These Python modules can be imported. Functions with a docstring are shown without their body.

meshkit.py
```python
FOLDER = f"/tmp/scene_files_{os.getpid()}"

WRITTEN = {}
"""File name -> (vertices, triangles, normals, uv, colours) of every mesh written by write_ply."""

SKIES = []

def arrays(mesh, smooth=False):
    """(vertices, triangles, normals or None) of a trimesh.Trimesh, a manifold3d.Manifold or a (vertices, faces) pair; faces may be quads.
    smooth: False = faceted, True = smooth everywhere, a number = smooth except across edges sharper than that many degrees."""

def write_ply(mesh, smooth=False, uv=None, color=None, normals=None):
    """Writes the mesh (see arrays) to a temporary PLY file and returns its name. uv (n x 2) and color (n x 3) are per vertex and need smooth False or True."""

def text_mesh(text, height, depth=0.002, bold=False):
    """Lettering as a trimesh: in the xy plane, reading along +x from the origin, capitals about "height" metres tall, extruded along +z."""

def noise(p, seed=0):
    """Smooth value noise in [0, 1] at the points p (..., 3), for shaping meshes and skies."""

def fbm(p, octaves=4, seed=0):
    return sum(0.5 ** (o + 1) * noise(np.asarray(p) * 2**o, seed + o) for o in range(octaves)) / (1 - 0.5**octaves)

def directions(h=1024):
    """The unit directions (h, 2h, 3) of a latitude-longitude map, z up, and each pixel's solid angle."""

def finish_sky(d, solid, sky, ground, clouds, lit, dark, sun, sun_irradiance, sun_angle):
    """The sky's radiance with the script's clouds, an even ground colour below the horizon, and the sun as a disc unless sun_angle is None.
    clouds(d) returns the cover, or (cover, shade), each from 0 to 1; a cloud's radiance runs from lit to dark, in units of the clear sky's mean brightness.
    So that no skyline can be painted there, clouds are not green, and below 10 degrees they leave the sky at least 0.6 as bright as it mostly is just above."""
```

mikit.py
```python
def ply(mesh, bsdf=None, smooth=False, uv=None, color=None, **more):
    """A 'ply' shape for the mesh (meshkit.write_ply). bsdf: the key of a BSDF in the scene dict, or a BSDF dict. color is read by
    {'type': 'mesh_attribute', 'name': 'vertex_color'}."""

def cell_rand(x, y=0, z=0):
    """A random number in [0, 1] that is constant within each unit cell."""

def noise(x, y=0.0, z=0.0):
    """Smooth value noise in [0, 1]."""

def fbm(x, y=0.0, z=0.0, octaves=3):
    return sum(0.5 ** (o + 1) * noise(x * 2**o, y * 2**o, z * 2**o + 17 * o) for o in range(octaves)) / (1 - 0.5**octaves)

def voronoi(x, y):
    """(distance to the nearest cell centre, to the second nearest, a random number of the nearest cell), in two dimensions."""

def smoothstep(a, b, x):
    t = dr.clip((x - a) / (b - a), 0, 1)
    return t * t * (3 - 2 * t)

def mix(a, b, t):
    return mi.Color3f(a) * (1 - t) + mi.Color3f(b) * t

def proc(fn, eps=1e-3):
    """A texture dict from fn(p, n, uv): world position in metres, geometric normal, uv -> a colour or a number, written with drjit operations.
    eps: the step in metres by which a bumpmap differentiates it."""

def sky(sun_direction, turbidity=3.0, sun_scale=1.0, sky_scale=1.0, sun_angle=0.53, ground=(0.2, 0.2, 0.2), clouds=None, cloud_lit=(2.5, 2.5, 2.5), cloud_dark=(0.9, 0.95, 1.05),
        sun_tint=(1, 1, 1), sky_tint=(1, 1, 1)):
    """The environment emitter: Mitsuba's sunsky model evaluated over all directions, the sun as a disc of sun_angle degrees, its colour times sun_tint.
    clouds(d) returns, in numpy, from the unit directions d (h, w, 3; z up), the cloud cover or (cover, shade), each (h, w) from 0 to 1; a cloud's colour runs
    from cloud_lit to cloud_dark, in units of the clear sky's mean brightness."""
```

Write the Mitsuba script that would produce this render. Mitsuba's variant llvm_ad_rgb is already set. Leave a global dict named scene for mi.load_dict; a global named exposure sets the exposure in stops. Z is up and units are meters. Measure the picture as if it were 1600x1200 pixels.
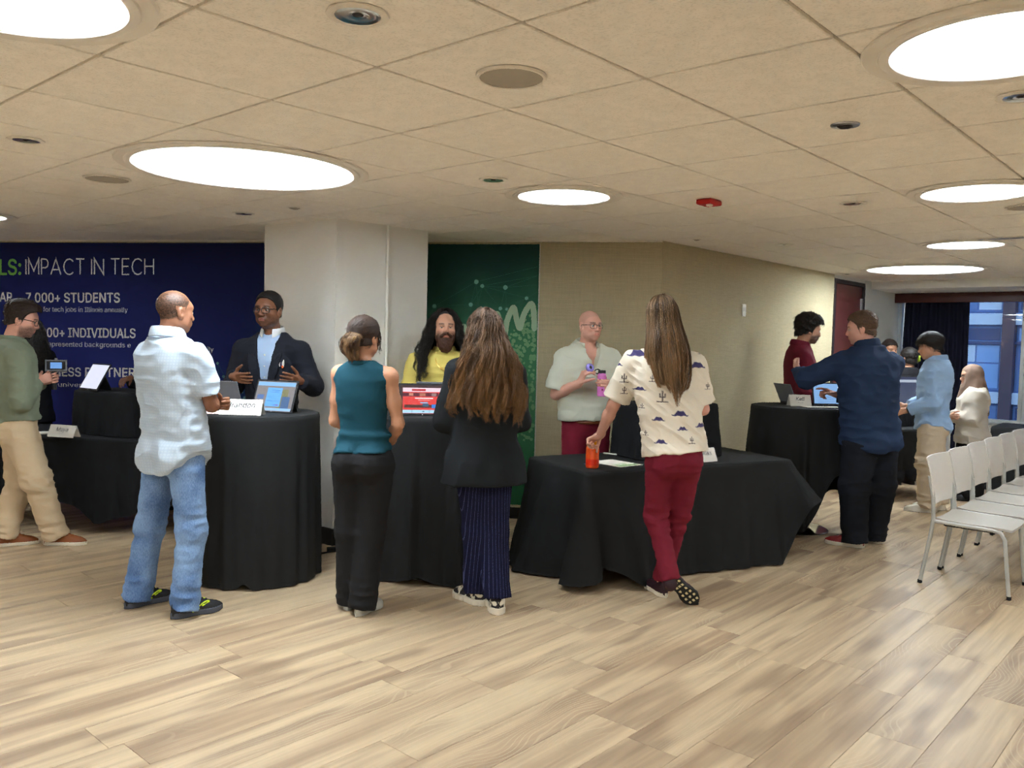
import math, random
import numpy as np, trimesh, mitsuba as mi, drjit as dr, mikit, meshkit
from mikit import noise, fbm, cell_rand, smoothstep, mix
from shapely.geometry import Polygon, LineString, Point, box as sbox
from shapely.ops import unary_union
T = mi.ScalarTransform4f
scene, labels = {}, {}

# ------------------------------------------------------------------ camera, sky, lights, exposure
EYE = 1.60
CEIL = 2.465
RIGHT = np.array([0.9997, 0.0008, 0.0245]); UP = np.array([-0.0245, 0.0535, 0.9983]); FWD = np.array([0.0, 0.9986, -0.0535])
scene['camera'] = dict(type='perspective', fov=62.843, fov_axis='x', near_clip=0.05, far_clip=300.0,
    to_world=T().look_at(origin=[0, 0, EYE], target=(np.array([0, 0, EYE]) + FWD).tolist(), up=UP.tolist()))
scene['sky'] = mikit.sky([-0.5, -0.5, 0.35], turbidity=4.0, sun_scale=0.0, sky_scale=4.5,
    clouds=lambda d: np.full(d.shape[:2], 0.75), cloud_lit=(0.75, 1.0, 1.45), cloud_dark=(0.7, 0.95, 1.4))
LAMP = 9.0                       # radiance of the round ceiling lights
LAMP_TINT = (0.92, 1.03, 1.085)
# (x, y, radius of the luminous disc) - in view, then the ones that go on over the rest of the room
DISCS = [(-1.435, 4.49, .555), (.282, 5.07, .268), (-1.355, 2.20, .31), (1.36, 2.42, .283), (2.51, 4.62, .272), (3.67, 6.90, .275), (4.42, 9.12, .56), (-4.28, 6.55, .28),
         (-.4, -.6, .30), (3.6, 1.1, .30), (-4.2, 2.2, .565), (5.6, 4.1, .565), (6.3, -1.0, .30), (-3.6, -2.2, .565), (1.9, -2.8, .30)]
exposure = 1.42

# ------------------------------------------------------------------ helpers
def rgb(r, g, b):
    c = np.array([r, g, b]) / 255.0
    return [float(v) for v in np.where(c <= 0.04045, c / 12.92, ((c + 0.055) / 1.055) ** 2.4)]

def mat(key, col, rough=0.6, metallic=0.0, spec=0.35, two=True, **kw):
    base = col if isinstance(col, dict) else dict(type='rgb', value=[float(x) for x in col])
    b = dict(type='principled', base_color=base, roughness=rough, metallic=metallic, specular=spec, **kw)
    scene[key] = dict(type='twosided', bsdf=b) if two else b
    return key

VC = dict(type='mesh_attribute', name='vertex_color')

def vmat(key, rough=0.6, **kw):
    return mat(key, dict(VC), rough, **kw)

def numbered(name):
    if not any(k == name or k.startswith(name + '__') for k in list(scene) + list(labels)):
        return name
    i = 1
    while any(k == f'{name}_{i:03d}' or k.startswith(f'{name}_{i:03d}__') for k in list(scene) + list(labels)):
        i += 1
    return f'{name}_{i:03d}'

COUNT = {}
def newkey(name, parent=None):
    full = f'{parent}__{name}' if parent else name
    n = COUNT.get(full, 0)
    COUNT[full] = n + 1
    return full if n == 0 else f'{full}_{n:03d}'

def thing(name, label=None, cat=None, group=None, kind=None):
    key = newkey(name)
    d = {}
    if label: d['label'] = label
    if cat: d['category'] = cat
    if group: d['group'] = group
    if kind: d['kind'] = kind
    labels[key] = d
    return key

def part(name, parent, mesh, m, smooth=False, label=None, kind=None, **kw):
    key = newkey(name, parent)
    scene[key] = mesh if isinstance(mesh, dict) else mikit.ply(mesh, m, smooth, **kw)
    if label or kind:
        labels[key] = {}
        if label: labels[key]['label'] = label
        if kind: labels[key]['kind'] = kind
    return key

def one(name, mesh, m, label, cat, smooth=False, group=None, kind=None, **kw):
    key = thing(name, label, cat, group, kind)
    scene[key] = mikit.ply(mesh, m, smooth, **kw)
    return key

def struct(name, mesh, m, smooth=False, label=None, **kw):
    key = newkey(name)
    labels[key] = {'kind': 'structure'}
    if label: labels[key]['label'] = label
    if mesh is not None:
        scene[key] = mikit.ply(mesh, m, smooth, **kw)
    return key

cat_ = trimesh.util.concatenate
def norm(v):
    v = np.asarray(v, float); return v / np.linalg.norm(v)
def frame(x, y, z, o=(0, 0, 0)):
    M = np.eye(4); M[:3, 0], M[:3, 1], M[:3, 2], M[:3, 3] = x, y, z, o; return M
def moved(mesh, M):
    m = mesh.copy(); m.apply_transform(M); return m
def rz(deg, o=(0, 0, 0)):
    a = math.radians(deg); M = np.eye(4); M[:2, :2] = [[math.cos(a), -math.sin(a)], [math.sin(a), math.cos(a)]]; M[:3, 3] = o; return M
def box(sx, sy, sz, c=(0, 0, 0), bev=0.0):
    """box of full size sx, sy, sz about c, edges chamfered by bev"""
    if bev <= 0:
        m = trimesh.creation.box((sx, sy, sz))
    else:
        pts = []
        for a in (-1, 1):
            for b in (-1, 1):
                for d in (-1, 1):
                    h = np.array([sx / 2 * a, sy / 2 * b, sz / 2 * d]); s = np.array([a, b, d]) * bev
                    pts += [h - s * [0, 1, 1], h - s * [1, 0, 1], h - s * [1, 1, 0]]
        m = trimesh.convex.convex_hull(np.array(pts))
    m.apply_translation(c); return m
def lathe(profile, n=48, c=(0, 0, 0)):
    m = trimesh.creation.revolve(np.array(profile, float), sections=n); m.apply_translation(c); return m
def tube(pts, r, n=8, caps=True):
    """swept tube along a polyline; r a number or one per point"""
    p = np.asarray(pts, float); r = np.broadcast_to(r, (len(p),)); t = np.gradient(p, axis=0)
    t /= np.linalg.norm(t, axis=1, keepdims=True) + 1e-12
    a = np.zeros_like(t); ref = np.array([0, 0, 1.0]) if abs(t[0, 2]) < .9 else np.array([1.0, 0, 0])
    for i in range(len(p)):
        ref = ref - t[i] * (ref @ t[i]); ref /= np.linalg.norm(ref) + 1e-12; a[i] = ref
    b = np.cross(t, a); an = np.arange(n) * 2 * np.pi / n
    v = (p[:, None] + r[:, None, None] * (np.cos(an)[None, :, None] * a[:, None] + np.sin(an)[None, :, None] * b[:, None])).reshape(-1, 3)
    i, j = np.meshgrid(np.arange(len(p) - 1), np.arange(n), indexing='ij')
    q = np.stack([i * n + j, i * n + (j + 1) % n, (i + 1) * n + (j + 1) % n, (i + 1) * n + j], -1).reshape(-1, 4)
    f = np.vstack([q[:, [0, 1, 2]], q[:, [0, 2, 3]]])
    if caps:
        v = np.vstack([v, p[0], p[-1]]); N = len(p) * n; k = np.arange(n)
        f = np.vstack([f, np.c_[(k + 1) % n, k, np.full(n, N)], np.c_[N - n + k, N - n + (k + 1) % n, np.full(n, N + 1)]])
    return trimesh.Trimesh(v, f, process=False)
def extr(poly, h, z=0.0):
    gs = [g for g in getattr(poly, 'geoms', [poly]) if g.geom_type == 'Polygon' and g.area > 1e-10]
    m = cat_([trimesh.creation.extrude_polygon(g, h, engine='earcut') for g in gs]); m.apply_translation((0, 0, z)); return m
def grid_mesh(P, closed_u=False):
    """P (nu, nv, 3) -> trimesh of quads"""
    nu, nv = P.shape[:2]; v = P.reshape(-1, 3)
    i, j = np.meshgrid(np.arange(nu if closed_u else nu - 1), np.arange(nv - 1), indexing='ij')
    a = i * nv + j; b = ((i + 1) % nu) * nv + j
    f = np.vstack([np.stack([a, b, b + 1], -1).reshape(-1, 3), np.stack([a, b + 1, a + 1], -1).reshape(-1, 3)])
    return trimesh.Trimesh(v, f, process=False)
def resample(pts, n):
    p = np.asarray(pts, float); s = np.r_[0, np.cumsum(np.linalg.norm(np.diff(p, axis=0), axis=1))]
    return np.stack([np.interp(np.linspace(0, s[-1], n), s, p[:, k]) for k in range(p.shape[1])], 1)
def smoothline(pts, n):
    """Catmull-Rom through the points"""
    p = np.asarray(pts, float); p = np.vstack([2 * p[0] - p[1], p, 2 * p[-1] - p[-2]]); m = len(p) - 3
    u = np.linspace(0, m - 1e-9, n); i = u.astype(int); t = (u - i)[:, None]
    a, b, c, d = p[i], p[i + 1], p[i + 2], p[i + 3]
    return .5 * (2 * b + (c - a) * t + (2 * a - 5 * b + 4 * c - d) * t ** 2 + (3 * b - a - 3 * c + d) * t ** 3)
# ------------------------------------------------------------------ materials
GU, GV = np.array([.7463, -.6656]), np.array([.6656, .7463])     # the two directions of ceiling grid, planks and right-hand walls
TILE = .6202; GO = np.array([-1.799, 3.121])
PW, PL = .229, 1.22
def plank_col(p, n, uv):
    a = p.x * float(GU[0]) + p.y * float(GU[1]); b = p.x * float(GV[0]) + p.y * float(GV[1])
    row = dr.floor(a / PW); off = cell_rand(row, 7) * PL
    col = dr.floor((b + off) / PL); r = cell_rand(row, col, 3); r2 = cell_rand(row, col, 9)
    g1 = fbm(a * 15 + r * 40, b * .8 + r2 * 30, r * 9, octaves=3)
    g2 = fbm(a * 95 + r * 20, b * 4.5 + r2 * 11, 2.0, octaves=2)
    wv = fbm(a * 9 + r2 * 50, b * 2.0 + r * 60, 5.0, octaves=2)
    cath = dr.sin((a * 44 + fbm(a * 5 + r * 31, b * 2.2 + r2 * 17, 1.0, octaves=2) * 13) * 6.28)
    c = mix(rgb(176, 154, 130), rgb(212, 193, 165), smoothstep(.26, .70, g1))
    c = mix(c, rgb(152, 130, 110), smoothstep(.52, .80, wv) * .65)
    c = mix(c, rgb(222, 206, 180), smoothstep(.5, .95, cath) * smoothstep(.52, .72, fbm(a * 4 + r * 77, b * 1.6 + r2 * 3, octaves=2)) * .30)
    c = c * (0.91 + .16 * g2) * (0.96 + .07 * r)
    return c * mi.Color3f(.74, .695, .63)
mat('wood_plank', mikit.proc(plank_col), .42, spec=.4)
mat('floor_base', rgb(95, 76, 60), .8)
def tile_col(p, n, uv):
    s = noise(p.x * 190, p.y * 190); s2 = fbm(p.x * 26, p.y * 26, octaves=2)
    return mi.Color3f(rgb(242, 238, 230)) * (.90 + .10 * smoothstep(.1, .5, s)) * (.955 + .09 * s2)
mat('ceiling_tile', mikit.proc(tile_col), .9, spec=.1)
mat('ceiling_grid', rgb(170, 162, 150), .8, spec=.1)
mat('ceiling_trim', rgb(232, 227, 218), .55)
mat('grey_grille', rgb(165, 158, 146), .7)
def linen_col(p, n, uv):
    h = p.x * .72 + p.y * .69
    a = fbm(h * 14, p.z * 330, 1.0, octaves=2); b = fbm(h * 330, p.z * 14, 3.0, octaves=2)
    return mi.Color3f(rgb(176, 164, 134)) * (.84 + .2 * a + .12 * b)
mat('wall_linen', mikit.proc(linen_col), .85, spec=.15)
mat('wall_white', rgb(236, 235, 230), .7, spec=.2)
mat('wall_grey', rgb(206, 206, 200), .8, spec=.2)
mat('wall_plain', rgb(214, 208, 196), .85, spec=.15)
mat('base_black', rgb(26, 25, 25), .6)
mat('mahogany', rgb(72, 34, 30), .35)
mat('dark_frame', rgb(30, 22, 24), .5)
mat('steel', rgb(200, 200, 205), .28, metallic=1.0)
mat('chrome', rgb(225, 225, 228), .06, metallic=1.0)
mat('reflector', rgb(232, 226, 214), .12, metallic=1.0)
mat('window_alu', rgb(196, 200, 200), .45)
mat('cloth_black', rgb(25, 26, 27), .8, spec=.25, sheen=.18)
mat('cloth_black_deep', rgb(21, 22, 24), .88, spec=.18)
mat('velvet_navy', rgb(11, 14, 34), .9, sheen=.3)
mat('paper', rgb(238, 235, 226), .8)
mat('ink', rgb(58, 58, 66), .8)
mat('ink_pale', rgb(150, 150, 156), .8)
mat('plastic_dark', rgb(34, 35, 38), .42)
mat('plastic_grey', rgb(96, 99, 104), .45)
mat('rubber', rgb(24, 24, 26), .8)
mat('white_plastic', rgb(234, 231, 226), .45)
mat('seat_grey', rgb(170, 165, 157), .5)
mat('chair_frame', rgb(188, 188, 184), .4, metallic=.3)
mat('red_plastic', rgb(176, 28, 26), .4)
mat('off_white', rgb(236, 234, 226), .6)
mat('gold', rgb(214, 176, 96), .3, metallic=1.0)
for nm, c in dict(white=(225, 225, 224), thin=(212, 214, 218), green=(126, 186, 92)).items():
    mat('print_' + nm, rgb(*c), .8, spec=.1)
# 'rgb' emission for screens
def screen_mat(key, c, k):
    scene[key] = dict(type='twosided', bsdf=dict(type='principled', base_color=dict(type='rgb', value=[.02, .02, .02]), roughness=.25))
def glow(mesh_dict, c, k):
    mesh_dict['emitter'] = dict(type='area', radiance=dict(type='rgb', value=[float(x) * k * .46 for x in rgb(*c)])); return mesh_dict
mat('screen_glass', [.02, .02, .02], .2)

# ------------------------------------------------------------------ the room
def prism(poly, z0, z1):
    m = trimesh.creation.extrude_polygon(Polygon(poly), z1 - z0, engine='earcut'); m.apply_translation((0, 0, z0)); return m
C1 = np.array([1.25, 7.18]); BWL = np.array([-7.0, 8.83])
DW0 = C1 + GV * 3.86; DW1 = DW0 + GV * 1.02; WC = DW1 + GV * 1.40          # door jambs, window corner
WE = WC + GU * 6.2
ROOM = [tuple(BWL), tuple(C1), tuple(WC), tuple(WE), (9.9, -4.2), (-7.0, -4.2)]
room_poly = Polygon(ROOM)
def wall(name, a, b, z0, z1, m, th=.12, side=1, label=None):
    a, b = np.array(a, float), np.array(b, float); d = norm(b - a); n = np.array([-d[1], d[0]]) * th * side
    return struct(name, prism([a, b, b + n, a + n], z0, z1), m, label=label)

fl = struct('floor', extr(room_poly.buffer(.1), .03, -.040), 'floor_base')
# planks: every one a piece, laid along GV with its own stagger; the same staggers as in the material
def hash_rand(x, y=0, z=0):
    x, y, z = (int(np.floor(v)) + 1000000 for v in (x, y, z))
    h = (x * 374761393 + y * 668265263 + z * 2147483647) & 0xFFFFFFFF
    h = ((h ^ (h >> 13)) * 1274126177) & 0xFFFFFFFF
    return ((h ^ (h >> 16)) & 0xFFFFFF) / 16777215.0
TANX = 800 / 1309.5
def visible(pts, margin=1.0):
    """True if any of the points falls into the picture (used only to choose which pieces are singled out)"""
    d = np.asarray(pts, float) - [0, 0, EYE]
    x, y, z = d @ RIGHT, d @ UP, d @ FWD
    ok = (z > .3) & (np.abs(x) < TANX * z * margin) & (np.abs(y) < TANX * .75 * z * margin)
    return ok.any()
def uv2xy(a, b): return np.array([GU * a + GV * b])[0]
def bevel_slab(poly, z0, z1, bev, flip=False):
    """thin slab with chamfered top (or bottom) edge; poly counter-clockwise convex, 2-d"""
    P = np.array(poly.exterior.coords)[:-1]
    if not poly.exterior.is_ccw: P = P[::-1]
    q = poly.buffer(-bev, join_style=2)
    if q.is_empty or q.geom_type != 'Polygon': return None
    Q = np.array(q.exterior.coords)[:-1]
    if not q.exterior.is_ccw: Q = Q[::-1]
    if len(Q) != len(P): Q = P.copy()
    else:
        k = np.argmin(np.linalg.norm(Q - P[0], axis=1)); Q = np.roll(Q, -k, 0)
    n = len(P)
    V = np.vstack([np.c_[P, np.full(n, z0)], np.c_[P, np.full(n, z1 - bev)], np.c_[Q, np.full(n, z1)]])
    F = []
    for i in range(n):
        j = (i + 1) % n
        F += [[i, j, n + j], [i, n + j, n + i], [n + i, n + j, 2 * n + j], [n + i, 2 * n + j, 2 * n + i]]
    F += [[2 * n, 2 * n + i, 2 * n + i + 1] for i in range(1, n - 1)]
    m = trimesh.Trimesh(V, F, process=False)
    if flip: m.faces = m.faces[:, ::-1]
    return m
planks = []
cu = [GU @ np.array(c) for c in ROOM]; cv = [GV @ np.array(c) for c in ROOM]
view_zone = Polygon([(-8, 9.3), (-2.6, 1.2), (-.6, -1.0), (.9, -1.0), (2.6, 1.2), (9.5, 8.0), (9.0, 12.0), (-8, 12)])
for row in range(int(min(cu) / PW) - 1, int(max(cu) / PW) + 2):
    off = hash_rand(row, 7) * PL
    for col in range(int((min(cv)) / PL) - 2, int((max(cv) + PL) / PL) + 2):
        a0, a1 = row * PW, (row + 1) * PW; b0, b1 = col * PL - off, (col + 1) * PL - off
        g = .0006
        q = Polygon([uv2xy(a0 + g, b0 + g), uv2xy(a1 - g, b0 + g), uv2xy(a1 - g, b1 - g), uv2xy(a0 + g, b1 - g)])
        if not q.intersects(room_poly): continue
        q = q.intersection(room_poly)
        if q.geom_type != 'Polygon' or q.area < .004: continue
        c = np.array(q.centroid.coords[0])
        X = np.array(q.exterior.coords)[:-1]
        vis = visible(np.c_[np.vstack([X, c[None]]), np.zeros(len(X) + 1)], 1.02)
        planks.append((0 if vis else 1, np.hypot(*c), q))
planks.sort(key=lambda t: t[:2])
rest = []
for k, (v, d, q) in enumerate(planks):
    m = bevel_slab(q, -.010, 0.0, .0009)
    if m is None: continue
    if v == 0 and k < 300: part('plank', 'floor', m, 'wood_plank')
    else: rest.append(m)
part('plank_field', 'floor', cat_(rest), 'wood_plank', kind='stuff')

ceil = struct('ceiling', extr(room_poly.buffer(.1), .10, CEIL + .012), 'ceiling_grid')
tiles = []
for i in range(-14, 20):
    for j in range(-14, 20):
        o = GO + GU * TILE * i + GV * TILE * j; g = .006
        q = Polygon([o + GU * a + GV * b for a, b in ((g, g), (TILE - g, g), (TILE - g, TILE - g), (g, TILE - g))])
        if not q.intersects(room_poly): continue
        q = q.intersection(room_poly)
        if q.geom_type != 'Polygon' or q.area < .004: continue
        c = np.array(q.centroid.coords[0]); X = np.array(q.exterior.coords)[:-1]
        vis = visible(np.c_[np.vstack([X, c[None]]), np.full(len(X) + 1, CEIL)], 1.02)
        tiles.append((0 if vis else 1, np.hypot(*c), q))
tiles.sort(key=lambda t: t[:2])
rest = []
for k, (v, d, q) in enumerate(tiles):
    m = bevel_slab(q, 0.0, .013, .003)
    if m is None: continue
    m.vertices[:, 2] = CEIL + .013 - m.vertices[:, 2]; m.faces = m.faces[:, ::-1]
    if v == 0 and k < 300: part('tile', 'ceiling', m, 'ceiling_tile')
    else: rest.append(m)
part('tile_field', 'ceiling', cat_(rest), 'ceiling_tile', kind='stuff')
ZT = CEIL                                   # underside of the tiles

wall('wall_back', BWL, C1, 0, CEIL + .02, 'wall_linen')
wall('wall_right', C1, DW0, 0, CEIL + .02, 'wall_linen')
wall('wall_right_far', DW1, WC, 0, CEIL + .02, 'wall_grey')
HDR = CEIL - .045
wall('wall_over_door', DW0, DW1, HDR, CEIL + .02, 'wall_white')
wall('wall_left', (-7.0, -4.2), BWL, 0, CEIL + .02, 'wall_plain')
wall('wall_rear', (9.9, -4.2), (-7.0, -4.2), 0, CEIL + .02, 'wall_plain')
wall('wall_side', WE, (9.9, -4.2), 0, CEIL + .02, 'wall_plain')
# baseboards
bd = norm(C1 - BWL); bn = np.array([bd[1], -bd[0]])           # towards the room
def slab_on(a, b, z0, z1, th, inset=0.0):
    a, b = np.array(a, float), np.array(b, float); d = norm(b - a); n = np.array([d[1], -d[0]])
    return prism([a + n * inset, b + n * inset, b + n * (th + inset), a + n * (th + inset)], z0, z1)
struct('baseboard_back', slab_on(BWL, C1, 0, .10, .012), 'base_black')
struct('baseboard_right', slab_on(C1, DW0, 0, .10, .012), 'base_black')
struct('baseboard_right_far', slab_on(DW1, WC, 0, .10, .012), 'base_black')
# thin shadow-gap trim under the ceiling on the back wall
struct('trim_1', slab_on(BWL, C1, CEIL - .012, CEIL, .015), 'ceiling_trim')
# ------------------------------------------------------------------ white column, pipe
cx0 = np.array([-1.335, 6.29]); cl = np.array([-2.02, 6.80]); cr = np.array([-.715, 6.905])
eu = norm(cl - cx0); ev = norm(cr - cx0)
col = struct('column', None, None, label='white square column between the blue banner and the green poster')
part('shaft', 'column', prism([cx0, cr, cr + eu * .87, cl], .10, CEIL + .01), 'wall_white')
part('skirting', 'column', prism([cx0 - eu * .01 - ev * .01, cr - eu * .01, cr + eu * .87, cl - ev * .01], 0, .13), 'base_black')
labels['column'].update(label='white square column between the blue banner and the green poster')
pp = cx0 + ev * .455 - eu * .022
pipe = thing('wall_conduit', 'thin white vertical conduit pipe running up the right face of the white column', 'pipe')
part('tube', pipe, tube([(pp[0], pp[1], .13), (pp[0], pp[1], CEIL)], .013, 10), 'wall_white', smooth=40)
for z in (2.18, 1.1):
    part('clamp', pipe, tube([(pp[0], pp[1], z - .012), (pp[0], pp[1], z + .012)], .019, 10), 'wall_white', smooth=40)
# ------------------------------------------------------------------ door
dn = np.array([GV[1], -GV[0]])                       # from the right wall into the room
def on_wall(o, d, n, u0, u1, z0, z1, f0, f1, bev=0.0):
    c = o + d * (u0 + u1) / 2 + n * (f0 + f1) / 2
    return moved(box(u1 - u0, f1 - f0, z1 - z0, bev=bev), frame(np.r_[d, 0], np.r_[n, 0], (0, 0, 1), (c[0], c[1], (z0 + z1) / 2)))
door = struct('door_1', None, None, label='dark mahogany door beside the tan wall')
labels['door_1']['label'] = 'tall dark mahogany door at the end of the tan wall'
part('leaf', 'door_1', on_wall(DW0, GV, dn, .05, .97, .01, HDR - .05, -.05, -.012, .003), 'mahogany')
part('frame', 'door_1', cat_([on_wall(DW0, GV, dn, 0, .05, 0, HDR, -.08, .012, .003), on_wall(DW0, GV, dn, .97, 1.02, 0, HDR, -.08, .012, .003),
     on_wall(DW0, GV, dn, .05, .97, HDR - .05, HDR, -.08, .012, .003)]), 'dark_frame')
for z in (2.15, 1.2, .3):
    part('hinge', 'door_1', on_wall(DW0, GV, dn, .93, .972, z - .075, z + .075, -.02, .004, .003), 'steel')
# ------------------------------------------------------------------ bulkhead, valance, window wall
BK = .10
wn = -GV                                             # from the window wall into the room
def ww(u0, u1, z0, z1, f0, f1, bev=0.0): return on_wall(WC, GU, wn, u0, u1, z0, z1, f0, f1, bev)
struct('ceiling_bulkhead', ww(0, 6.2, CEIL - BK, CEIL + .01, .0, 1.15), 'wall_white')
one('window_valance', ww(-.0, 6.2, 2.235, CEIL - BK - .004, .06, .20, .003), 'mahogany', 'long dark mahogany valance board across the top of the windows', 'valance')
SILL, TOPW = .66, 2.30
struct('wall_window_low', ww(0, 6.2, 0, SILL - .03, -.12, .10), 'wall_white')
struct('wall_window_top', ww(0, 6.2, TOPW, CEIL + .01, -.12, .04), 'wall_white')
struct('trim_2', ww(0, 6.2, SILL - .03, SILL, -.12, .13, .004), 'window_alu', label='pale window sill')
PANES = [(0.06, 1.53), (1.62, 3.1), (3.19, 4.65), (4.74, 6.14)]
scene['window_glass'] = dict(type='thindielectric', int_ior=1.5)
for k, (a, b) in enumerate(PANES):
    wname = struct(f'window_{k + 1}', None, None)
    labels[wname]['label'] = 'large window pane with pale metal frame, ' + ['partly behind the navy curtain', 'right of the wide mullion', 'outside the picture on the right', 'farthest from the curtain'][k]
    fr = [ww(a - .045, a + .0, SILL, TOPW, -.07, .05, .004), ww(b, b + .045, SILL, TOPW, -.07, .05, .004), ww(a, b, SILL, SILL + .04, -.05, .03, .004), ww(a, b, TOPW - .05, TOPW, -.05, .03, .004)]
    part('frame', wname, cat_(fr), 'window_alu')
    q = [WC + GU * a + wn * -.02, WC + GU * b + wn * -.02]
    part('pane', wname, trimesh.Trimesh([(*q[0], SILL), (*q[1], SILL), (*q[1], TOPW), (*q[0], TOPW)], [[0, 1, 2], [0, 2, 3]], process=False), 'window_glass')
# curtain: pleated sheet with thickness
def pleated(u0, u1, z0, z1, f, amp, wl, seed=0):
    us = np.linspace(u0, u1, int((u1 - u0) / wl * 10)); zs = np.linspace(z1, z0, 14); P = []
    for s in (0, 1):
        g = np.zeros((len(us), len(zs), 3))
        for j, z in enumerate(zs):
            w = amp * np.sin(us / wl * 2 * np.pi + 1.3 * meshkit.noise(np.c_[us * 3, np.full_like(us, z * .7), np.full_like(us, seed)])) 
            ff = f + w + s * .012; uu = us + .012 * np.sin(us * 9 + z)
            xy = WC + GU * uu[:, None] + wn * ff[:, None]
            g[:, j] = np.c_[xy, np.full(len(us), z)]
        P.append(g)
    A, B = grid_mesh(P[1]), grid_mesh(P[0][::-1])
    return cat_([A, B])
one('navy_curtain', pleated(.10, .93, .02, 2.24, .09, .025, .11), 'velvet_navy', 'dark navy velvet curtain hanging at the left end of the windows', 'curtain', smooth=40)
one('curtain_wand', tube([(*(WC + GU * .13 + wn * .17), 2.24), (*(WC + GU * .10 + wn * .17), .8)], .007, 8), 'steel', 'thin pale curtain wand hanging before the navy curtain', 'rod')
# ------------------------------------------------------------------ ceiling fixtures
def ring(prof, x, y, n=64): return lathe(prof, n, (x, y, 0))
DISC_LABELS = ['large round glowing ceiling light above the blue banner', 'small round ceiling light right of the white column', 'round ceiling light cut by the top left corner of the photo',
   'round ceiling light cut by the top right corner of the photo', 'round ceiling light at the right edge above the white chairs', 'round ceiling light between the right edge light and the farthest large one',
   'farthest large round ceiling light before the windows', 'round ceiling light cut by the left edge of the photo']
for k, (x, y, r) in enumerate(DISCS):
    t = thing('ceiling_light', DISC_LABELS[k] if k < 8 else f'round ceiling light over the open floor behind the camera', 'ceiling light', None if k < 8 else 'round lights over the rest of the room')
    z = ZT - .004
    part('trim_ring', t, ring([(r, z + .0), (r, z - .004), (r + .008, z - .010), (r + .026, z - .012), (r + .036, z - .009), (r + .040, z - .003), (r + .052, z - .006), (r + .080, z - .005), (r + .086, z - .001), (r + .086, z + .002), (r, z + .002)], x, y), 'ceiling_trim', smooth=30)
    d = mikit.ply(lathe([(0, z - .002), (r + .004, z - .002), (r + .004, z - .0005), (0, z - .0005)], 64, (x, y, 0)), 'white_plastic')
    d['emitter'] = dict(type='area', radiance=dict(type='rgb', value=[LAMP * c for c in LAMP_TINT]))
    part('diffuser', t, d, None)
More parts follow.
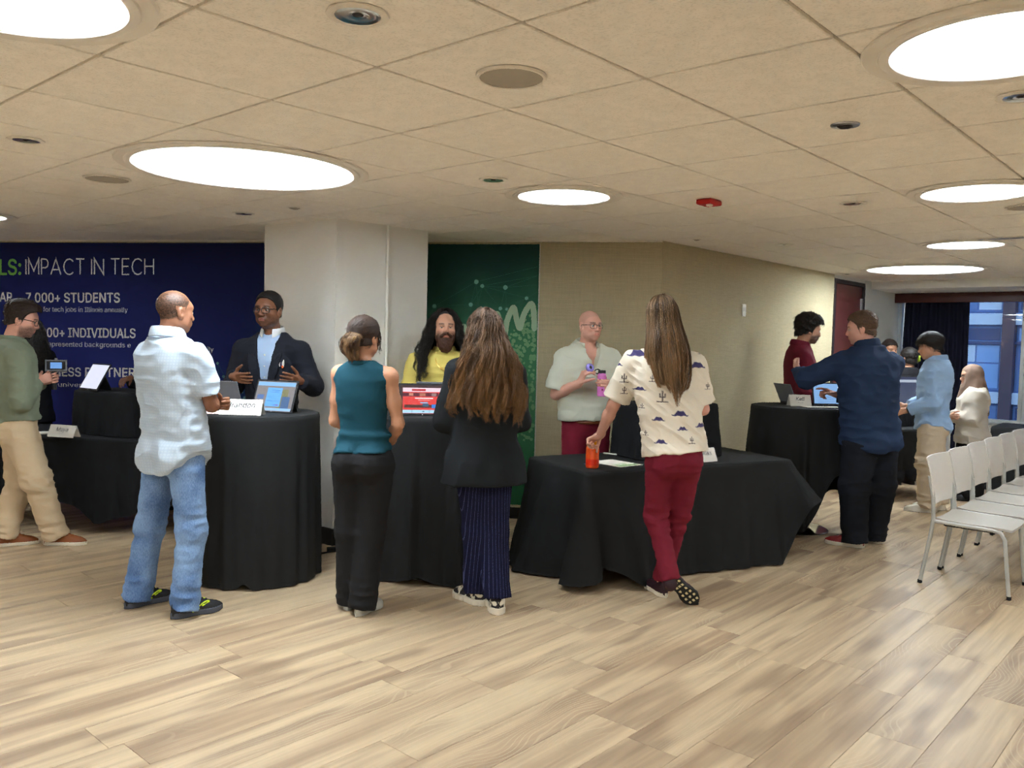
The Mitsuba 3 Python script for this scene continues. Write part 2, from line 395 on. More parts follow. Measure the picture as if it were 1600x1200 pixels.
DOWN = [(-.44, 2.31, .062, 'recessed chrome downlight at the top of the photo'), (-2.27, 3.92, .055, 'chrome downlight near the left edge'), (-.13, 4.61, .055, 'chrome downlight between the white column and the small round light'),
        (2.02, 5.08, .055, 'chrome downlight right of the red exit sign'), (2.30, 7.22, .055, 'downlight near the tan wall, left of the far round light'), (-1.98, 6.14, .055, 'small downlight above the white column, left one'),
        (1.70, 2.89, .055, 'chrome downlight cut by the right edge under the corner light'), (5.0, 7.35, .055, 'far downlight at the right edge')]
for x, y, r, lb in DOWN:
    t = thing('downlight', lb, 'downlight')
    z = ZT - .002
    part('trim_ring', t, ring([(r, z), (r, z - .004), (r + .006, z - .007), (r + .022, z - .004), (r + .024, z), (r, z)], x, y, 32), 'ceiling_trim', smooth=30)
    part('reflector', t, ring([(r, z - .0045), (r * .85, z - .0035), (r * .7, z - .0015), (r * .55, z - .0030), (r * .4, z - .0012), (r * .25, z - .0008)], x, y, 32), 'reflector', smooth=40)
    part('bulb', t, ring([(0, z - .0035), (r * .20, z - .0032), (r * .26, z - .0005), (0, z - .0005)], x, y, 24), 'dark_frame', smooth=40)
for x, y, r, lb in [(-.027, 2.81, .105, 'round grey ceiling speaker at the top centre'), (-2.35, 4.86, .115, 'round grey ceiling speaker left of the large light'), (3.05, 5.05, .11, 'round pale ceiling speaker under the right edge light')]:
    t = thing('ceiling_speaker', lb, 'speaker'); z = ZT - .002
    part('grille', t, ring([(0, z - .007), (r, z - .006), (r, z)], x, y, 40), 'grey_grille', smooth=30)
    part('rim', t, ring([(r, z), (r, z - .008), (r + .01, z - .008), (r + .013, z)], x, y, 40), 'ceiling_trim', smooth=30)
for x, y, r, lb in [(-1.52, 5.80, .04, 'small ceiling detector above the white column, right one'), (1.50, 7.0, .03, 'small sprinkler near the corner of the tan walls'), (3.9, 9.9, .03, 'tiny sprinkler beside the far round light')]:
    t = thing('sprinkler', lb, 'sprinkler'); z = ZT - .002
    part('cup', t, ring([(0, z - .012), (r * .5, z - .012), (r, z - .004), (r, z)], x, y, 24), 'grey_grille', smooth=30)
    part('rim', t, ring([(r, z), (r, z - .005), (r + .012, z)], x, y, 24), 'ceiling_trim', smooth=30)
t = thing('ceiling_sensor', 'dark round eyeball sensor in the ceiling above the patterned shirt', 'sensor'); x, y = 1.27, 3.31; z = ZT - .002
part('ring', t, ring([(.03, z - .002), (.035, z - .008), (.052, z - .005), (.055, z)], x, y, 32), 'steel', smooth=30)
part('eye', t, ring([(0, z - .014), (.02, z - .012), (.034, z - .002), (.034, z)], x, y, 24), 'dark_frame', smooth=30)
t = thing('alarm_strobe', 'small red alarm strobe on the ceiling above the tan wall', 'alarm'); x, y = 1.157, 5.09
Ms = frame((GV[0], GV[1], 0), (-GV[1], GV[0], 0), (0, 0, 1), (x, y, ZT - .018))
part('housing', t, moved(box(.14, .10, .03, bev=.006), Ms), 'red_plastic')
part('lens', t, moved(box(.035, .03, .014, (-.03, -.02, -.02), bev=.004), Ms), 'off_white')
t = thing('air_diffuser', 'slotted linear air vent in the ceiling at the right edge', 'vent')
Md = frame((GU[0], GU[1], 0), (-GU[1], GU[0], 0), (0, 0, 1), (4.02, 6.20, ZT - .004))
part('frame', t, moved(cat_([box(1.2, .015, .008, (0, s * .055, 0)) for s in (-1, 1)] + [box(.015, .12, .008, (s * .6, 0, 0)) for s in (-1, 1)]), Md), 'ceiling_trim')
part('slot', t, moved(box(1.18, .09, .004, (0, 0, .001)), Md), 'dark_frame')
for s in (-.022, .022): part('vane', t, moved(box(1.18, .010, .007, (0, s, -.002)), Md), 'steel')
# ------------------------------------------------------------------ banners on the back wall
def wall_M(x, z, off=0.0):
    """frame on the back wall: local x to the right along the wall, y up, z out of the wall"""
    t_ = (x - BWL[0]) / bd[0]; p = BWL + bd * t_ + bn * off
    return frame((bd[0], bd[1], 0), (0, 0, 1), (bn[0], bn[1], 0), (p[0], p[1], z))
def banner_col(p, n, uv):
    u, v = uv.x, uv.y
    w = fbm(u * 5, v * 4, 3.0, octaves=2) - .5
    a = smoothstep(.15, .95, v * .55 + u * .50 + w * .10)
    c = mix(rgb(48, 54, 128), rgb(28, 33, 74), a)
    return mix(c, rgb(26, 54, 84), smoothstep(.82, 1.0, u + (.3 - v) * .25 + w * .15))
mat('banner_print', mikit.proc(banner_col), .8, spec=.12)
def poster_col(p, n, uv):
    u, v = uv.x, uv.y
    w = fbm(u * 4, v * 9, 8.0, octaves=3) - .5
    c = mix(rgb(64, 120, 84), rgb(36, 64, 62), smoothstep(.46, .86, v + w * .14 - u * .16))
    return mix(c, rgb(46, 98, 68), smoothstep(.34, .0, v + w * .1))
mat('poster_print', mikit.proc(poster_col), .8, spec=.12)
def sheet(xa, xb, z0, z1, off=.003, th=.002):
    Ma, Mb = wall_M(xa, z0, off), wall_M(xb, z0, off)
    L = np.linalg.norm(Mb[:3, 3] - Ma[:3, 3]); m = box(L, z1 - z0, th, (L / 2, (z1 - z0) / 2, th / 2))
    uv = np.c_[m.vertices[:, 0] / L, m.vertices[:, 1] / (z1 - z0)]
    m = moved(m, Ma); return m, uv
# ------------------------------------------------------------------ banner and poster
banner = thing('wall_banner', 'big dark blue wall banner with white and green lettering', 'banner')
mb, uvb = sheet(-6.95, -2.28, .12, 2.441)
part('sheet', banner, mb, 'banner_print', uv=uvb)
def lettering(name, holder, s, xa, xb, za, zb, h, m, bold=False, poly=None):
    t_ = meshkit.text_mesh(s, h, .0015, bold) if poly is None else extr(poly, .0015)
    lo, hi = t_.bounds; w = hi[0] - lo[0]
    L = (xb - xa) / bd[0]
    t_.vertices[:, 0] = (t_.vertices[:, 0] - lo[0]) * L / w
    t_.vertices[:, 1] += t_.vertices[:, 0] / L * (zb - za)
    cs = sorted(t_.split(only_watertight=False), key=lambda c: c.bounds[0][0]); words, end = [], None      # one piece per word
    for c in cs:
        if end is None or c.bounds[0][0] - end > h * .20: words.append([])
        words[-1].append(c); end = max(end or -9, c.bounds[1][0])
    for w_ in words: part(name, holder, moved(cat_(w_), wall_M(xa, za, .0055)), m)
def strokes(s, h, w):
    """thin upright capitals drawn with a round pen"""
    G = {'I': ([[(0, 0), (0, 1)]], .0), 'M': ([[(0, 0), (0, 1), (.40, .25), (.80, 1), (.80, 0)]], .8), 'P': ([[(0, 0), (0, 1), (.30, 1), (.45, .94), (.52, .78), (.52, .66), (.45, .5), (.30, .44), (0, .44)]], .52),
         'A': ([[(0, 0), (.40, 1), (.80, 0)], [(.13, .32), (.67, .32)]], .8), 'C': ([[(.74, .16), (.62, .05), (.44, 0), (.22, .06), (.06, .25), (0, .5), (.06, .75), (.22, .94), (.44, 1), (.62, .95), (.74, .84)]], .74),
         'T': ([[(0, 1), (.66, 1)], [(.33, 1), (.33, 0)]], .66), 'N': ([[(0, 0), (0, 1), (.70, 0), (.70, 1)]], .70), 'E': ([[(.52, 1), (0, 1), (0, 0), (.52, 0)], [(0, .52), (.46, .52)]], .52), 'H': ([[(0, 0), (0, 1)], [(.66, 0), (.66, 1)], [(0, .52), (.66, .52)]], .66)}
    x, out = 0, []
    for c in s:
        if c == ' ': x += .34; continue
        ls, wd = G[c]
        out += [LineString([(x * h + a * h, b * h) for a, b in l]).buffer(w / 2, cap_style=2, join_style=2) for l in ls]; x += wd + .22
    return unary_union(out)
lettering('heading_text', banner, None, -4.877, -3.473, 2.124, 2.137, .152, 'print_thin', poly=strokes('IMPACT IN TECH', .152, .0135))
for s, xa, xb, za, zb, h, m, b in [('LS:', -5.172, -4.925, 2.118, 2.123, .153, 'green', 1), ('AR', -5.174, -5.028, 1.852, 1.854, .090, 'white', 1), ('7,000+ STUDENTS', -4.875, -3.837, 1.850, 1.863, .092, 'white', 1),
        ('trained for tech jobs in Illinois annually', -4.905, -3.755, 1.757, 1.769, .047, 'thin', 0), ('20,000+ INDIVIDUALS', -4.878, -3.669, 1.505, 1.522, .090, 'white', 1),
        ('underrepresented backgrounds e', -4.85, -3.721, 1.413, 1.427, .047, 'thin', 0), ('annually', -3.092, -2.853, 1.407, 1.410, .047, 'thin', 0),
        ('BUSINESS PARTNERS', -4.86, -3.60, 1.113, 1.143, .086, 'white', 1), ('in the university', -4.78, -4.103, 1.012, 1.025, .043, 'thin', 0)]:
    lettering('text_line', banner, s, xa, xb, za, zb, h, 'print_' + m, bool(b))
mat('print_mist', rgb(84, 122, 120), .8, spec=.1); mat('print_line', rgb(40, 74, 92), .8, spec=.1)
rng = np.random.default_rng(5)
def dots(M, pts, rs, n=10, th=.0006):
    out = []
    for (x, y), r in zip(pts, rs):
        a = np.arange(n) * 2 * np.pi / n
        P = np.c_[x + r * np.cos(a), y + r * np.sin(a)]
        v = np.vstack([np.c_[P, np.full(n, 0)], np.c_[P, np.full(n, th)]]); k = np.arange(n); k2 = (k + 1) % n
        f = np.vstack([np.c_[k, k2, n + k2], np.c_[k, n + k2, n + k], [[n, n + i, n + i + 1] for i in range(1, n - 1)]])
        out.append(trimesh.Trimesh(v, f, process=False))
    return moved(cat_(out), M)
def segs(M, ab, w, th=.0005):
    return moved(cat_([extr(LineString([a, b]).buffer(w / 2, cap_style=2), th) for a, b in ab]), M)
# faint network at the lower right end of the blue banner
M0 = wall_M(0, 0, .0056)
def wl(x, z): return (x / bd[0], z)                       # world x, z -> local of M0 (along the wall from x = 0)
nodes = [(-2.81, 1.30), (-2.73, 1.17), (-2.78, 1.05), (-2.64, 1.11), (-2.60, .95), (-2.74, .88), (-2.87, .80), (-2.5, 1.25), (-2.42, 1.02)]
part('network_lines', banner, segs(M0, [(wl(*nodes[i]), wl(*nodes[j])) for i, j in [(0, 1), (1, 2), (1, 3), (2, 5), (3, 4), (4, 5), (5, 6), (2, 6), (3, 7), (7, 8), (4, 8), (0, 2)]], .006), 'print_line')
pts = [wl(*q) for q in nodes] + [wl(-2.62 + rng.normal() * .14, .72 + rng.normal() * .17) for _ in range(170)]
part('network_dots', banner, dots(wall_M(0, 0, .0064), pts, [.014] * len(nodes) + list(rng.uniform(.006, .017, 170))), 'print_mist')
poster = thing('wall_poster', 'green wall poster with a pale dotted wave and thin network lines', 'poster')
mp, uvp = sheet(-.79, .212, .125, 2.434)
part('sheet', poster, mp, 'poster_print', uv=uvp)
mat('poster_wave', rgb(160, 184, 156), .8, spec=.1); mat('poster_dot', rgb(112, 152, 112), .8, spec=.1); mat('poster_node', rgb(112, 160, 146), .8, spec=.1); mat('poster_line', rgb(56, 98, 84), .8, spec=.1)
pn = [(-.338, 2.101), (-.283, 2.064), (-.078, 2.055), (-.714, 1.878), (-.383, 1.898), (-.118, 1.868), (-.062, 1.863), (.111, 1.962)]
edge = [(.203, 2.24), (.203, 2.16), (.203, 2.08), (.203, 2.02), (.203, 1.97)]
ab = [(pn[0], pn[3]), (pn[0], pn[4]), (pn[1], pn[4]), (pn[1], pn[5]), (pn[3], pn[4]), (pn[4], pn[5]), (pn[0], edge[0]), (pn[1], edge[1]), (pn[1], pn[2]), (pn[2], edge[1]), (pn[2], edge[2]), (pn[2], pn[5]), (pn[5], pn[7]), (pn[6], pn[7]), (pn[7], edge[3]), (pn[2], pn[6]), (pn[0], (-.30, 1.70)), (pn[4], (-.40, 1.65)), (pn[1], (-.36, 1.7)), (pn[3], (-.76, 1.80)), (pn[3], (-.55, 1.6)), (pn[6], edge[4]), (pn[1], pn[7])]
part('network_lines', poster, segs(M0, [(wl(*a), wl(*b)) for a, b in ab], .0042), 'poster_line')
part('network_dots', poster, dots(wall_M(0, 0, .0064), [wl(*q) for q in pn], [.021, .018, .021, .019, .019, .017, .014, .017], 14), 'poster_node')
wave = smoothline([(-.60, 1.40), (-.545, 1.52), (-.492, 1.597), (-.444, 1.700), (-.401, 1.60), (-.289, 1.50), (-.202, 1.694), (-.15, 1.82), (-.111, 1.72), (-.074, 1.643), (-.055, 1.76), (-.003, 1.877), (.030, 1.77), (.059, 1.70), (.092, 1.82), (.150, 1.912), (.176, 1.85), (.186, 1.70)], 150)
part('wave', poster, dots(wall_M(0, 0, .0072), [wl(*q) for q in wave], [.026] * len(wave), 14), 'poster_wave')
pts, rs = [], []
for k in range(330):
    z = 1.80 - (k / 330) ** .85 * 1.10 + rng.normal() * .02; x = min(.20 - rng.random() ** 1.2 * (.14 + .55 * min(1, max(0, (1.75 - z) * 1.6))), .19)
    pts.append(wl(x, z)); rs.append(rng.uniform(.008, .02))
part('dots', poster, dots(wall_M(0, 0, .0068), pts, rs), 'poster_dot')
struct('trim_3', slab_on(BWL + bd * (.2155 - BWL[0]) / bd[0], BWL + bd * (.2205 - BWL[0]) / bd[0], .10, 2.44, .006), 'window_alu', label='thin pale edge strip of the green poster')
# wall plate on the right wall
t = thing('wall_plate', 'small white thermostat plate on the tan wall', 'wall plate')
q = C1 + GV * 1.52
part('plate', t, on_wall(C1, GV, dn, 1.50, 1.57, 1.88, 2.0, 0, .012, .003), 'off_white')
part('button', t, on_wall(C1, GV, dn, 1.52, 1.55, 1.93, 1.97, .012, .018, .002), 'white_plastic')

# ------------------------------------------------------------------ draped tables
def arclen_perimeter(corners, rad, n):
    pg = Polygon(corners).buffer(-rad, join_style=2).buffer(rad, quad_segs=8)
    P = np.array(pg.exterior.coords)
    if not pg.exterior.is_ccw: P = P[::-1]
    k = np.argmin(np.linalg.norm(P[:-1] - corners[0], axis=1)); P = np.roll(P[:-1], -k, 0); P = np.vstack([P, P[:1]])
    Q = resample(P, n + 1)[:-1]
    tg = np.roll(Q, -1, 0) - np.roll(Q, 1, 0); tg /= np.linalg.norm(tg, axis=1, keepdims=True)
    return Q, np.c_[tg[:, 1], -tg[:, 0]]
def wrap_noise(nu, freq, seed, scale=1.0):
    a = np.arange(nu) / nu * 2 * np.pi
    return (meshkit.noise(np.c_[np.cos(a) * freq + 20, np.sin(a) * freq + 20, np.full(nu, seed * 3.7)], seed) - .5) * 2 * scale
def drape(Q, N, ztop, drop, off, seed=0, rows=26, crumple=.006, topamp=.002):
    """cloth over a top: Q perimeter (n,2), N outward, drop (n,) length hanging, off(n, v) outward offset"""
    n = len(Q); c = Q.mean(0); rings = []
    for s in (.02, .35, .6, .8, .92, .98):
        z = ztop + topamp * meshkit.noise(np.c_[(c + (Q - c) * s) * 7, np.full(n, seed)])
        rings.append(np.c_[c + (Q - c) * s, z])
    rings.append(np.c_[Q + N * .006, np.full(n, ztop - .004)])
    for v in np.linspace(0, 1, rows)[1:]:
        v = v ** 1.15
        o = .010 + off(v)
        p = Q + N * o[:, None]; z = ztop - .004 - v * drop
        w = (meshkit.fbm(np.c_[p * 6, z * 5 + seed], 3, seed) - .5) * crumple * 2 * min(1, v * 3)
        rings.append(np.c_[p + N * w[:, None], np.maximum(z, .006 + .01 * np.maximum(0, o - .1))])
    return grid_mesh(np.stack(rings, 1), closed_u=True)
def peri_s(Q, X):
    """fraction along the perimeter nearest to the point X"""
    return np.argmin(np.linalg.norm(Q - np.array(X), axis=1)) / len(Q)
def bump(n, s0, w):
    d = np.abs((np.arange(n) / n - s0 + .5) % 1 - .5); return np.exp(-(d / w) ** 2)
def table_legs(t, corners, z, r=.016):
    c = np.mean(corners, 0)
    for q in corners:
        p = c + (np.array(q) - c) * .84
        part('leg', t, tube([(*p, .0), (*p, z - .02)], r, 8), 'dark_frame', smooth=40)
    pr, nn = arclen_perimeter([c + (np.array(q) - c) * .985 for q in corners], .02, 40)
    part('tabletop', t, extr(Polygon(pr), .022, z - .03), 'off_white')

# T3: the trestle table in the middle
A, B, Cc, Dd = (.50, 5.38), (2.11, 6.25), (1.75, 6.92), (.14, 6.05)
t = thing('trestle_table', 'folding table in the middle under a black cloth, with an orange bottle on it', 'table')
table_legs(t, [A, B, Cc, Dd], .74)
Q, N = arclen_perimeter([A, B, Cc, Dd], .02, 420); n = len(Q); s = np.arange(n) / n
sA, sB, sC, sD = [peri_s(Q, X) for X in (A, B, Cc, Dd)]
sm = lambda a, b, x: np.clip((x - a) / (b - a), 0, 1) ** 2 * (3 - 2 * np.clip((x - a) / (b - a), 0, 1))
drop = np.full(n, .735)
side = (s > sB) & (s < sC); Lp = Polygon([A, B, Cc, Dd]).length
drop = drop - .55 * sm(sB - .20 / Lp, sB + .01, s) * (1 - sm(sC - .02, sC + .06, s))
drop -= .10 * bump(n, (sD + 1) / 2 + .10, .025) + .06 * bump(n, .012, .008)
fl = .03 + .20 * bump(n, .055, .03) + .12 * bump(n, .0, .016) + .15 * bump(n, sD + .03, .05) + .10 * bump(n, (sD + 1) / 2, .04) + .12 * bump(n, sB, .012) + .10 * sm(.2 * sB, sB * .9, s) * (s < sB) - .02 * bump(n, .02, .012) - .05 * bump(n, 1 - .03, .013)
wv = wrap_noise(n, 9, 3, .03) + wrap_noise(n, 20, 5, .014)
one('table_cloth', drape(Q, N, .752, drop, lambda v: fl * v ** 1.2 + wv * v, 2, crumple=.012), 'cloth_black', 'black cloth draped over the middle trestle table', 'tablecloth', smooth=True)
# T0: the table at the left
P0 = [(-4.25, 6.60), (-2.42, 6.36), (-2.32, 7.12), (-4.15, 7.36)]
t = thing('trestle_table', 'folding table at the left under a black cloth hanging short of the floor', 'table')
table_legs(t, P0, .74)
Q, N = arclen_perimeter(P0, .02, 380); n = len(Q); s = np.arange(n) / n
drop = .52 + wrap_noise(n, 4, 7, .07) + .10 * bump(n, .20, .03)
wv = wrap_noise(n, 12, 8, .03) + wrap_noise(n, 26, 4, .012)
one('table_cloth', drape(Q, N, .752, drop, lambda v: .03 * v + wv * v, 4, crumple=.022), 'cloth_black_deep', 'crumpled black cloth on the left table, behind the sage sweater', 'tablecloth', smooth=True)
# T5, T6 far tables
P5 = [(3.98, 8.76), (4.55, 9.27), (4.05, 9.86), (3.48, 9.35)]
def far_table(P, dl, lab, lab2, seed):
    t = thing('trestle_table', lab, 'table'); table_legs(t, P, .74)
    Q, N = arclen_perimeter(P, .02, 240); n = len(Q)
    drop = dl + wrap_noise(n, 4, seed, .04)
    wv = wrap_noise(n, 10, seed + 1, .025)
    one('table_cloth', drape(Q, N, .752, drop, lambda v: .04 * v + wv * v, seed, rows=14), 'cloth_black', lab2, 'tablecloth', smooth=True)
P5 = [(3.95, 8.72), (4.60, 8.97), (4.38, 9.57), (3.73, 9.32)]
far_table(P5, .42, 'small folding table beyond the navy shirt under a black cloth', 'black cloth hanging short on the far table before the woman with the lime clip', 11)
P6 = [(5.42, 9.42), (6.78, 8.22), (7.2, 8.72), (5.84, 9.92)]
far_table(P6, .68, 'folding table by the windows beyond the white chairs, under a black cloth', 'black cloth on the table by the windows beyond the white chairs', 14)
# round high tables
def high_table(c, lab, lab2, R=.385, z=1.08, seed=0, hem=None, nf=13, amp=.022, flare=.02, base_r=.27):
    t = thing('cocktail_table', lab, 'table')
    part('base', t, lathe([(0, 0), (base_r, 0), (base_r + .004, .006), (base_r - .01, .014), (.05, .022), (0, .022)], 48, (*c, 0)), 'chrome', smooth=30)
    part('pole', t, tube([(*c, .02), (*c, z - .03)], .032, 16), 'chrome', smooth=40)
    part('tabletop', t, lathe([(0, z - .03), (R - .01, z - .03), (R - .004, z - .02), (R - .01, z - .006), (0, z - .006)], 48, (*c, 0)), 'off_white', smooth=30)
    n = 320; a = np.arange(n) / n * 2 * np.pi
    N = np.c_[np.cos(a), np.sin(a)]; Q = np.array(c) + N * R
    drop = np.full(n, z - .012) if hem is None else z - hem(np.degrees(a))
    ph = wrap_noise(n, 3, seed, 1.4)
    wv = amp * (np.sin(a * nf + ph * 2.2) + .5 * np.sin(a * (nf * 2 - 3) + ph * 3)) + wrap_noise(n, 8, seed + 2, amp * .7)
    fl = flare + wrap_noise(n, 2, seed + 9, flare)
    one('table_cloth', drape(Q, N, z, drop, lambda v: fl * v + wv * min(1, v * 1.3), seed, crumple=.004), 'cloth_black', lab2, 'tablecloth', smooth=True)
high_table((-1.665, 5.50), 'round cocktail table with the Brandon name card', 'black floor-length cloth on the cocktail table with the Brandon card', seed=1, amp=.010, flare=.005, hem=lambda d: .012 + .035 * np.exp(-((d - 275) / 5) ** 2))
high_table((-.53, 5.70), 'round cocktail table between the teal top and the black jacket', 'gathered black cloth on the cocktail table between the two women', seed=6, nf=9, amp=.030, flare=.045, hem=lambda d: .012 + .05 * np.exp(-((d - 262) / 14) ** 2))
def hem4(d):
    d = (d + 360) % 360
    return .06 + .46 * np.exp(-((d - 298) / 25.) ** 2) + .22 * np.exp(-((d - 20) / 40.) ** 2) + .05 * np.sin(np.radians(d) * 5)
high_table((2.50, 7.30), 'round cocktail table before the man in the maroon shirt', 'uneven black cloth on the cocktail table beside the navy shirt', seed=12, nf=10, amp=.024, flare=.06, hem=hem4, base_r=.29)
# ------------------------------------------------------------------ risers (boxes under black cloth)
def riser(c, ang, w, d, h, z0, lab, seed, flare=.03, mname='cloth_black_deep'):
    M = rz(ang, (*c, 0)); P = [(-w / 2, -d / 2), (w / 2, -d / 2), (w / 2, d / 2), (-w / 2, d / 2)]
    P = [(M @ [x, y, 0, 1])[:2] for x, y in P]
    t = thing('display_riser', lab, 'riser')
    part('core', t, extr(Polygon(P).buffer(-.012), h - .006, z0), 'plastic_dark')
    Q, N = arclen_perimeter(P, .015, 200); n = len(Q)
    wv = wrap_noise(n, 12, seed, .012); fl = flare + wrap_noise(n, 3, seed + 3, flare * .8)
    m = drape(Q, N, z0 + h, np.full(n, h - .006), lambda v: fl * v + wv * v, seed, rows=14, crumple=.008)
    m.vertices[:, 2] = np.maximum(m.vertices[:, 2], z0 + .003)
    part('cloth', t, m, mname, smooth=True)
riser((-3.19, 6.86), -24, .60, .42, .345, .757, 'black cloth covered riser box on the left table, carrying a pale screen', 3)
riser((1.17, 6.31), 28, .68, .36, .395, .757, 'black cloth covered riser box on the middle table, behind the patterned shirt', 5, .035)
riser((4.30, 9.28), 20, .5, .3, .20, .757, 'black riser box on the far table carrying a lit monitor', 7, .02)
# ------------------------------------------------------------------ white chairs in a row
def seat_plate(w, d, th, curve, nu=14, nv=12, back=False):
    us = np.linspace(-1, 1, nu); vs = np.linspace(0, 1, nv); U, V = np.meshgrid(us, vs, indexing='ij')
    if back:
        x = U * w / 2 * (1 - .05 * (1 - V)); y = -curve * (1 - U ** 2) - .05 * V + .015 * np.sin(V * np.pi); z = V * d
        nrm = np.stack([0 * x, -np.ones_like(x), 0 * x], -1)
    else:
        x = U * w / 2 * (1 - .06 * np.abs(V - .4)); y = V * d; z = -curve * (1 - U ** 2) * (1 - V * .6) - .035 * np.clip(V - .78, 0, 1) ** 2 * 20 * .12 + .012 * np.clip(.2 - V, 0, 1) * 5
        nrm = np.stack([0 * x, 0 * x, -np.ones_like(x)], -1)
    P = np.stack([x, y, z], -1); Pb = P + nrm * th
    a, b = grid_mesh(P), grid_mesh(Pb[::-1])
    e = []
    for ea, eb in ((P[0], Pb[0]), (P[-1][::-1], Pb[-1][::-1]), (P[:, 0][::-1], Pb[:, 0][::-1]), (P[:, -1], Pb[:, -1])):
        e.append(grid_mesh(np.stack([ea, eb], 1)))
    return cat_([a, b] + e)
CH = dict(seat=seat_plate(.47, .46, .014, .014), back=seat_plate(.512, .33, .010, .028, back=True))
def make_chair(o, lab):
    # local x along the row (away from the camera), y = forward of the chair, z up; o = near rear leg on the floor
    f = np.array([GU[0], GU[1], 0]); r = np.array([GV[0], GV[1], 0])
    M = frame(r, f, (0, 0, 1), (*o, 0)); M[:3, 3] += r * .24
    t = thing('stacking_chair', lab, 'chair', 'white stacking chairs in a row')
    part('seat', t, moved(CH['seat'], M @ frame((1, 0, 0), (0, 1, 0), (0, 0, 1), (0, .05, .452))), 'seat_grey', smooth=50)
    part('backrest', t, moved(CH['back'], M @ frame((1, 0, 0), (0, 1, 0), (0, 0, 1), (0, .045, .535))), 'white_plastic', smooth=50)
    for s in (-1, 1):
        part('leg', t, moved(tube([(s * .237, -.02, .012), (s * .237, .035, .36), (s * .237, .045, .46), (s * .236, .036, .60), (s * .235, .008, .74)], .0125, 10), M), 'chair_frame', smooth=40)
        part('leg', t, moved(tube([(s * .237, .515, .012), (s * .237, .475, .38), (s * .235, .45, .425), (s * .234, .40, .432), (s * .234, .05, .438)], .0125, 10), M), 'chair_frame', smooth=40)
        for yy in (-.021, .516):
            part('foot', t, moved(tube([(s * .237, yy, 0), (s * .237, yy, .022)], .0145, 10), M), 'rubber', smooth=40)
    part('seat_pan', t, moved(box(.40, .34, .022, (0, .27, .418), bev=.006), M), 'plastic_dark')
    part('stretcher', t, moved(cat_([tube([(-.237, .05, .437), (.237, .05, .437)], .010, 8), tube([(-.237, .40, .43), (.237, .40, .43)], .010, 8)]), M), 'chair_frame', smooth=40)
    return t
ORD = ['nearest white stacking chair at the open end of the row', 'second white stacking chair of the row counting from the nearest', 'third white stacking chair of the row counting from the nearest', 'fourth white stacking chair of the row counting from the nearest',
       'fifth white stacking chair of the row counting from the nearest', 'sixth white stacking chair of the row, close to the right edge', 'last white stacking chair in view, at the right edge of the photo', 'eighth white stacking chair of the row, beyond the right edge']
for i in range(8):
    make_chair(np.array([2.845, 5.66]) + GV * .527 * i, ORD[i])

# ------------------------------------------------------------------ tablets and laptops with lit screens
def panel_frame(pos, yaw, lean):
    """x to the viewer's right, y up the panel, z out of the screen; yaw 0 = screen towards -y, lean = degrees tilted back"""
    a = math.radians(yaw); n = np.array([math.sin(a), -math.cos(a), 0]); x = np.array([math.cos(a), math.sin(a), 0])
    l = math.radians(lean); up = np.array([0, 0, 1]) * math.cos(l) - n * math.sin(l); z = np.cross(x, up)
    return frame(x, up, z, pos)
def ui(holder, M, rects, k, name='interface_block'):
    """rects (x0, y0, x1, y1, colour) in metres on the panel, one lit piece per colour"""
    by = {}
    for i, (x0, y0, x1, y1, c) in enumerate(rects): by.setdefault(c, []).append((x0, y0, x1, y1, i))
    for c, rs in by.items():
        m = cat_([box(x1 - x0, y1 - y0, .0003, ((x0 + x1) / 2, (y0 + y1) / 2, .0022 + .00035 * (1 + lay(rects, i)))) for x0, y0, x1, y1, i in rs])
        d = mikit.ply(moved(m, M), 'screen_glass'); part(name, holder, glow(d, c, k), None)
def lay(rects, i):
    a = rects[i]; return sum(1 for b in rects[:i] if not (b[2] <= a[0] or b[0] >= a[2] or b[3] <= a[1] or b[1] >= a[3]))
def tablet(lab, pos, yaw, lean, w, h, rects, bg, k=.9, bez=.012, cat='tablet', stand=True):
    M = panel_frame(pos, yaw, lean)
    t = thing('tablet_computer', lab, cat)
    part('housing', t, moved(box(w, h, .009, (0, h / 2, -.003), bev=.002), M), 'plastic_dark')
    d = mikit.ply(moved(box(w - 2 * bez, h - 2.4 * bez, .0006, (0, h / 2 + bez * .25, .0021)), M), 'screen_glass'); part('screen', t, glow(d, bg, k), None)
    if rects: ui(t, M, rects, k)
    part('home_mark', t, moved(box(.006, .005, .0006, (0, bez * .55, .002)), M), 'off_white')
    if stand:
        l = math.radians(lean); hb = h * .62
        kick = np.array([0, hb, -.008]); 
        top = (M @ [0, hb, -.008, 1])[:3]; n = M[:3, 2].copy(); n[2] = 0; n = norm(n)
        foot = np.array([top[0], top[1], pos[2] + .002]) - n * (.03 + hb * .18)
        x = M[:3, 0]; q = [top - x * w * .4, top + x * w * .4, foot + x * w * .4, foot - x * w * .4]
        d_ = -n * .004
        v = np.array(q + [p + d_ for p in q]); f = [[0, 1, 2], [0, 2, 3], [4, 6, 5], [4, 7, 6], [0, 4, 5], [0, 5, 1], [1, 5, 6], [1, 6, 2], [2, 6, 7], [2, 7, 3], [3, 7, 4], [3, 4, 0]]
        part('kickstand', t, trimesh.Trimesh(v, f, process=False), 'plastic_dark')
    return t
BL, LB, WH, GB, DB, OL = (120, 178, 236), (88, 158, 235), (226, 236, 246), (120, 128, 140), (42, 78, 168), (128, 128, 92)
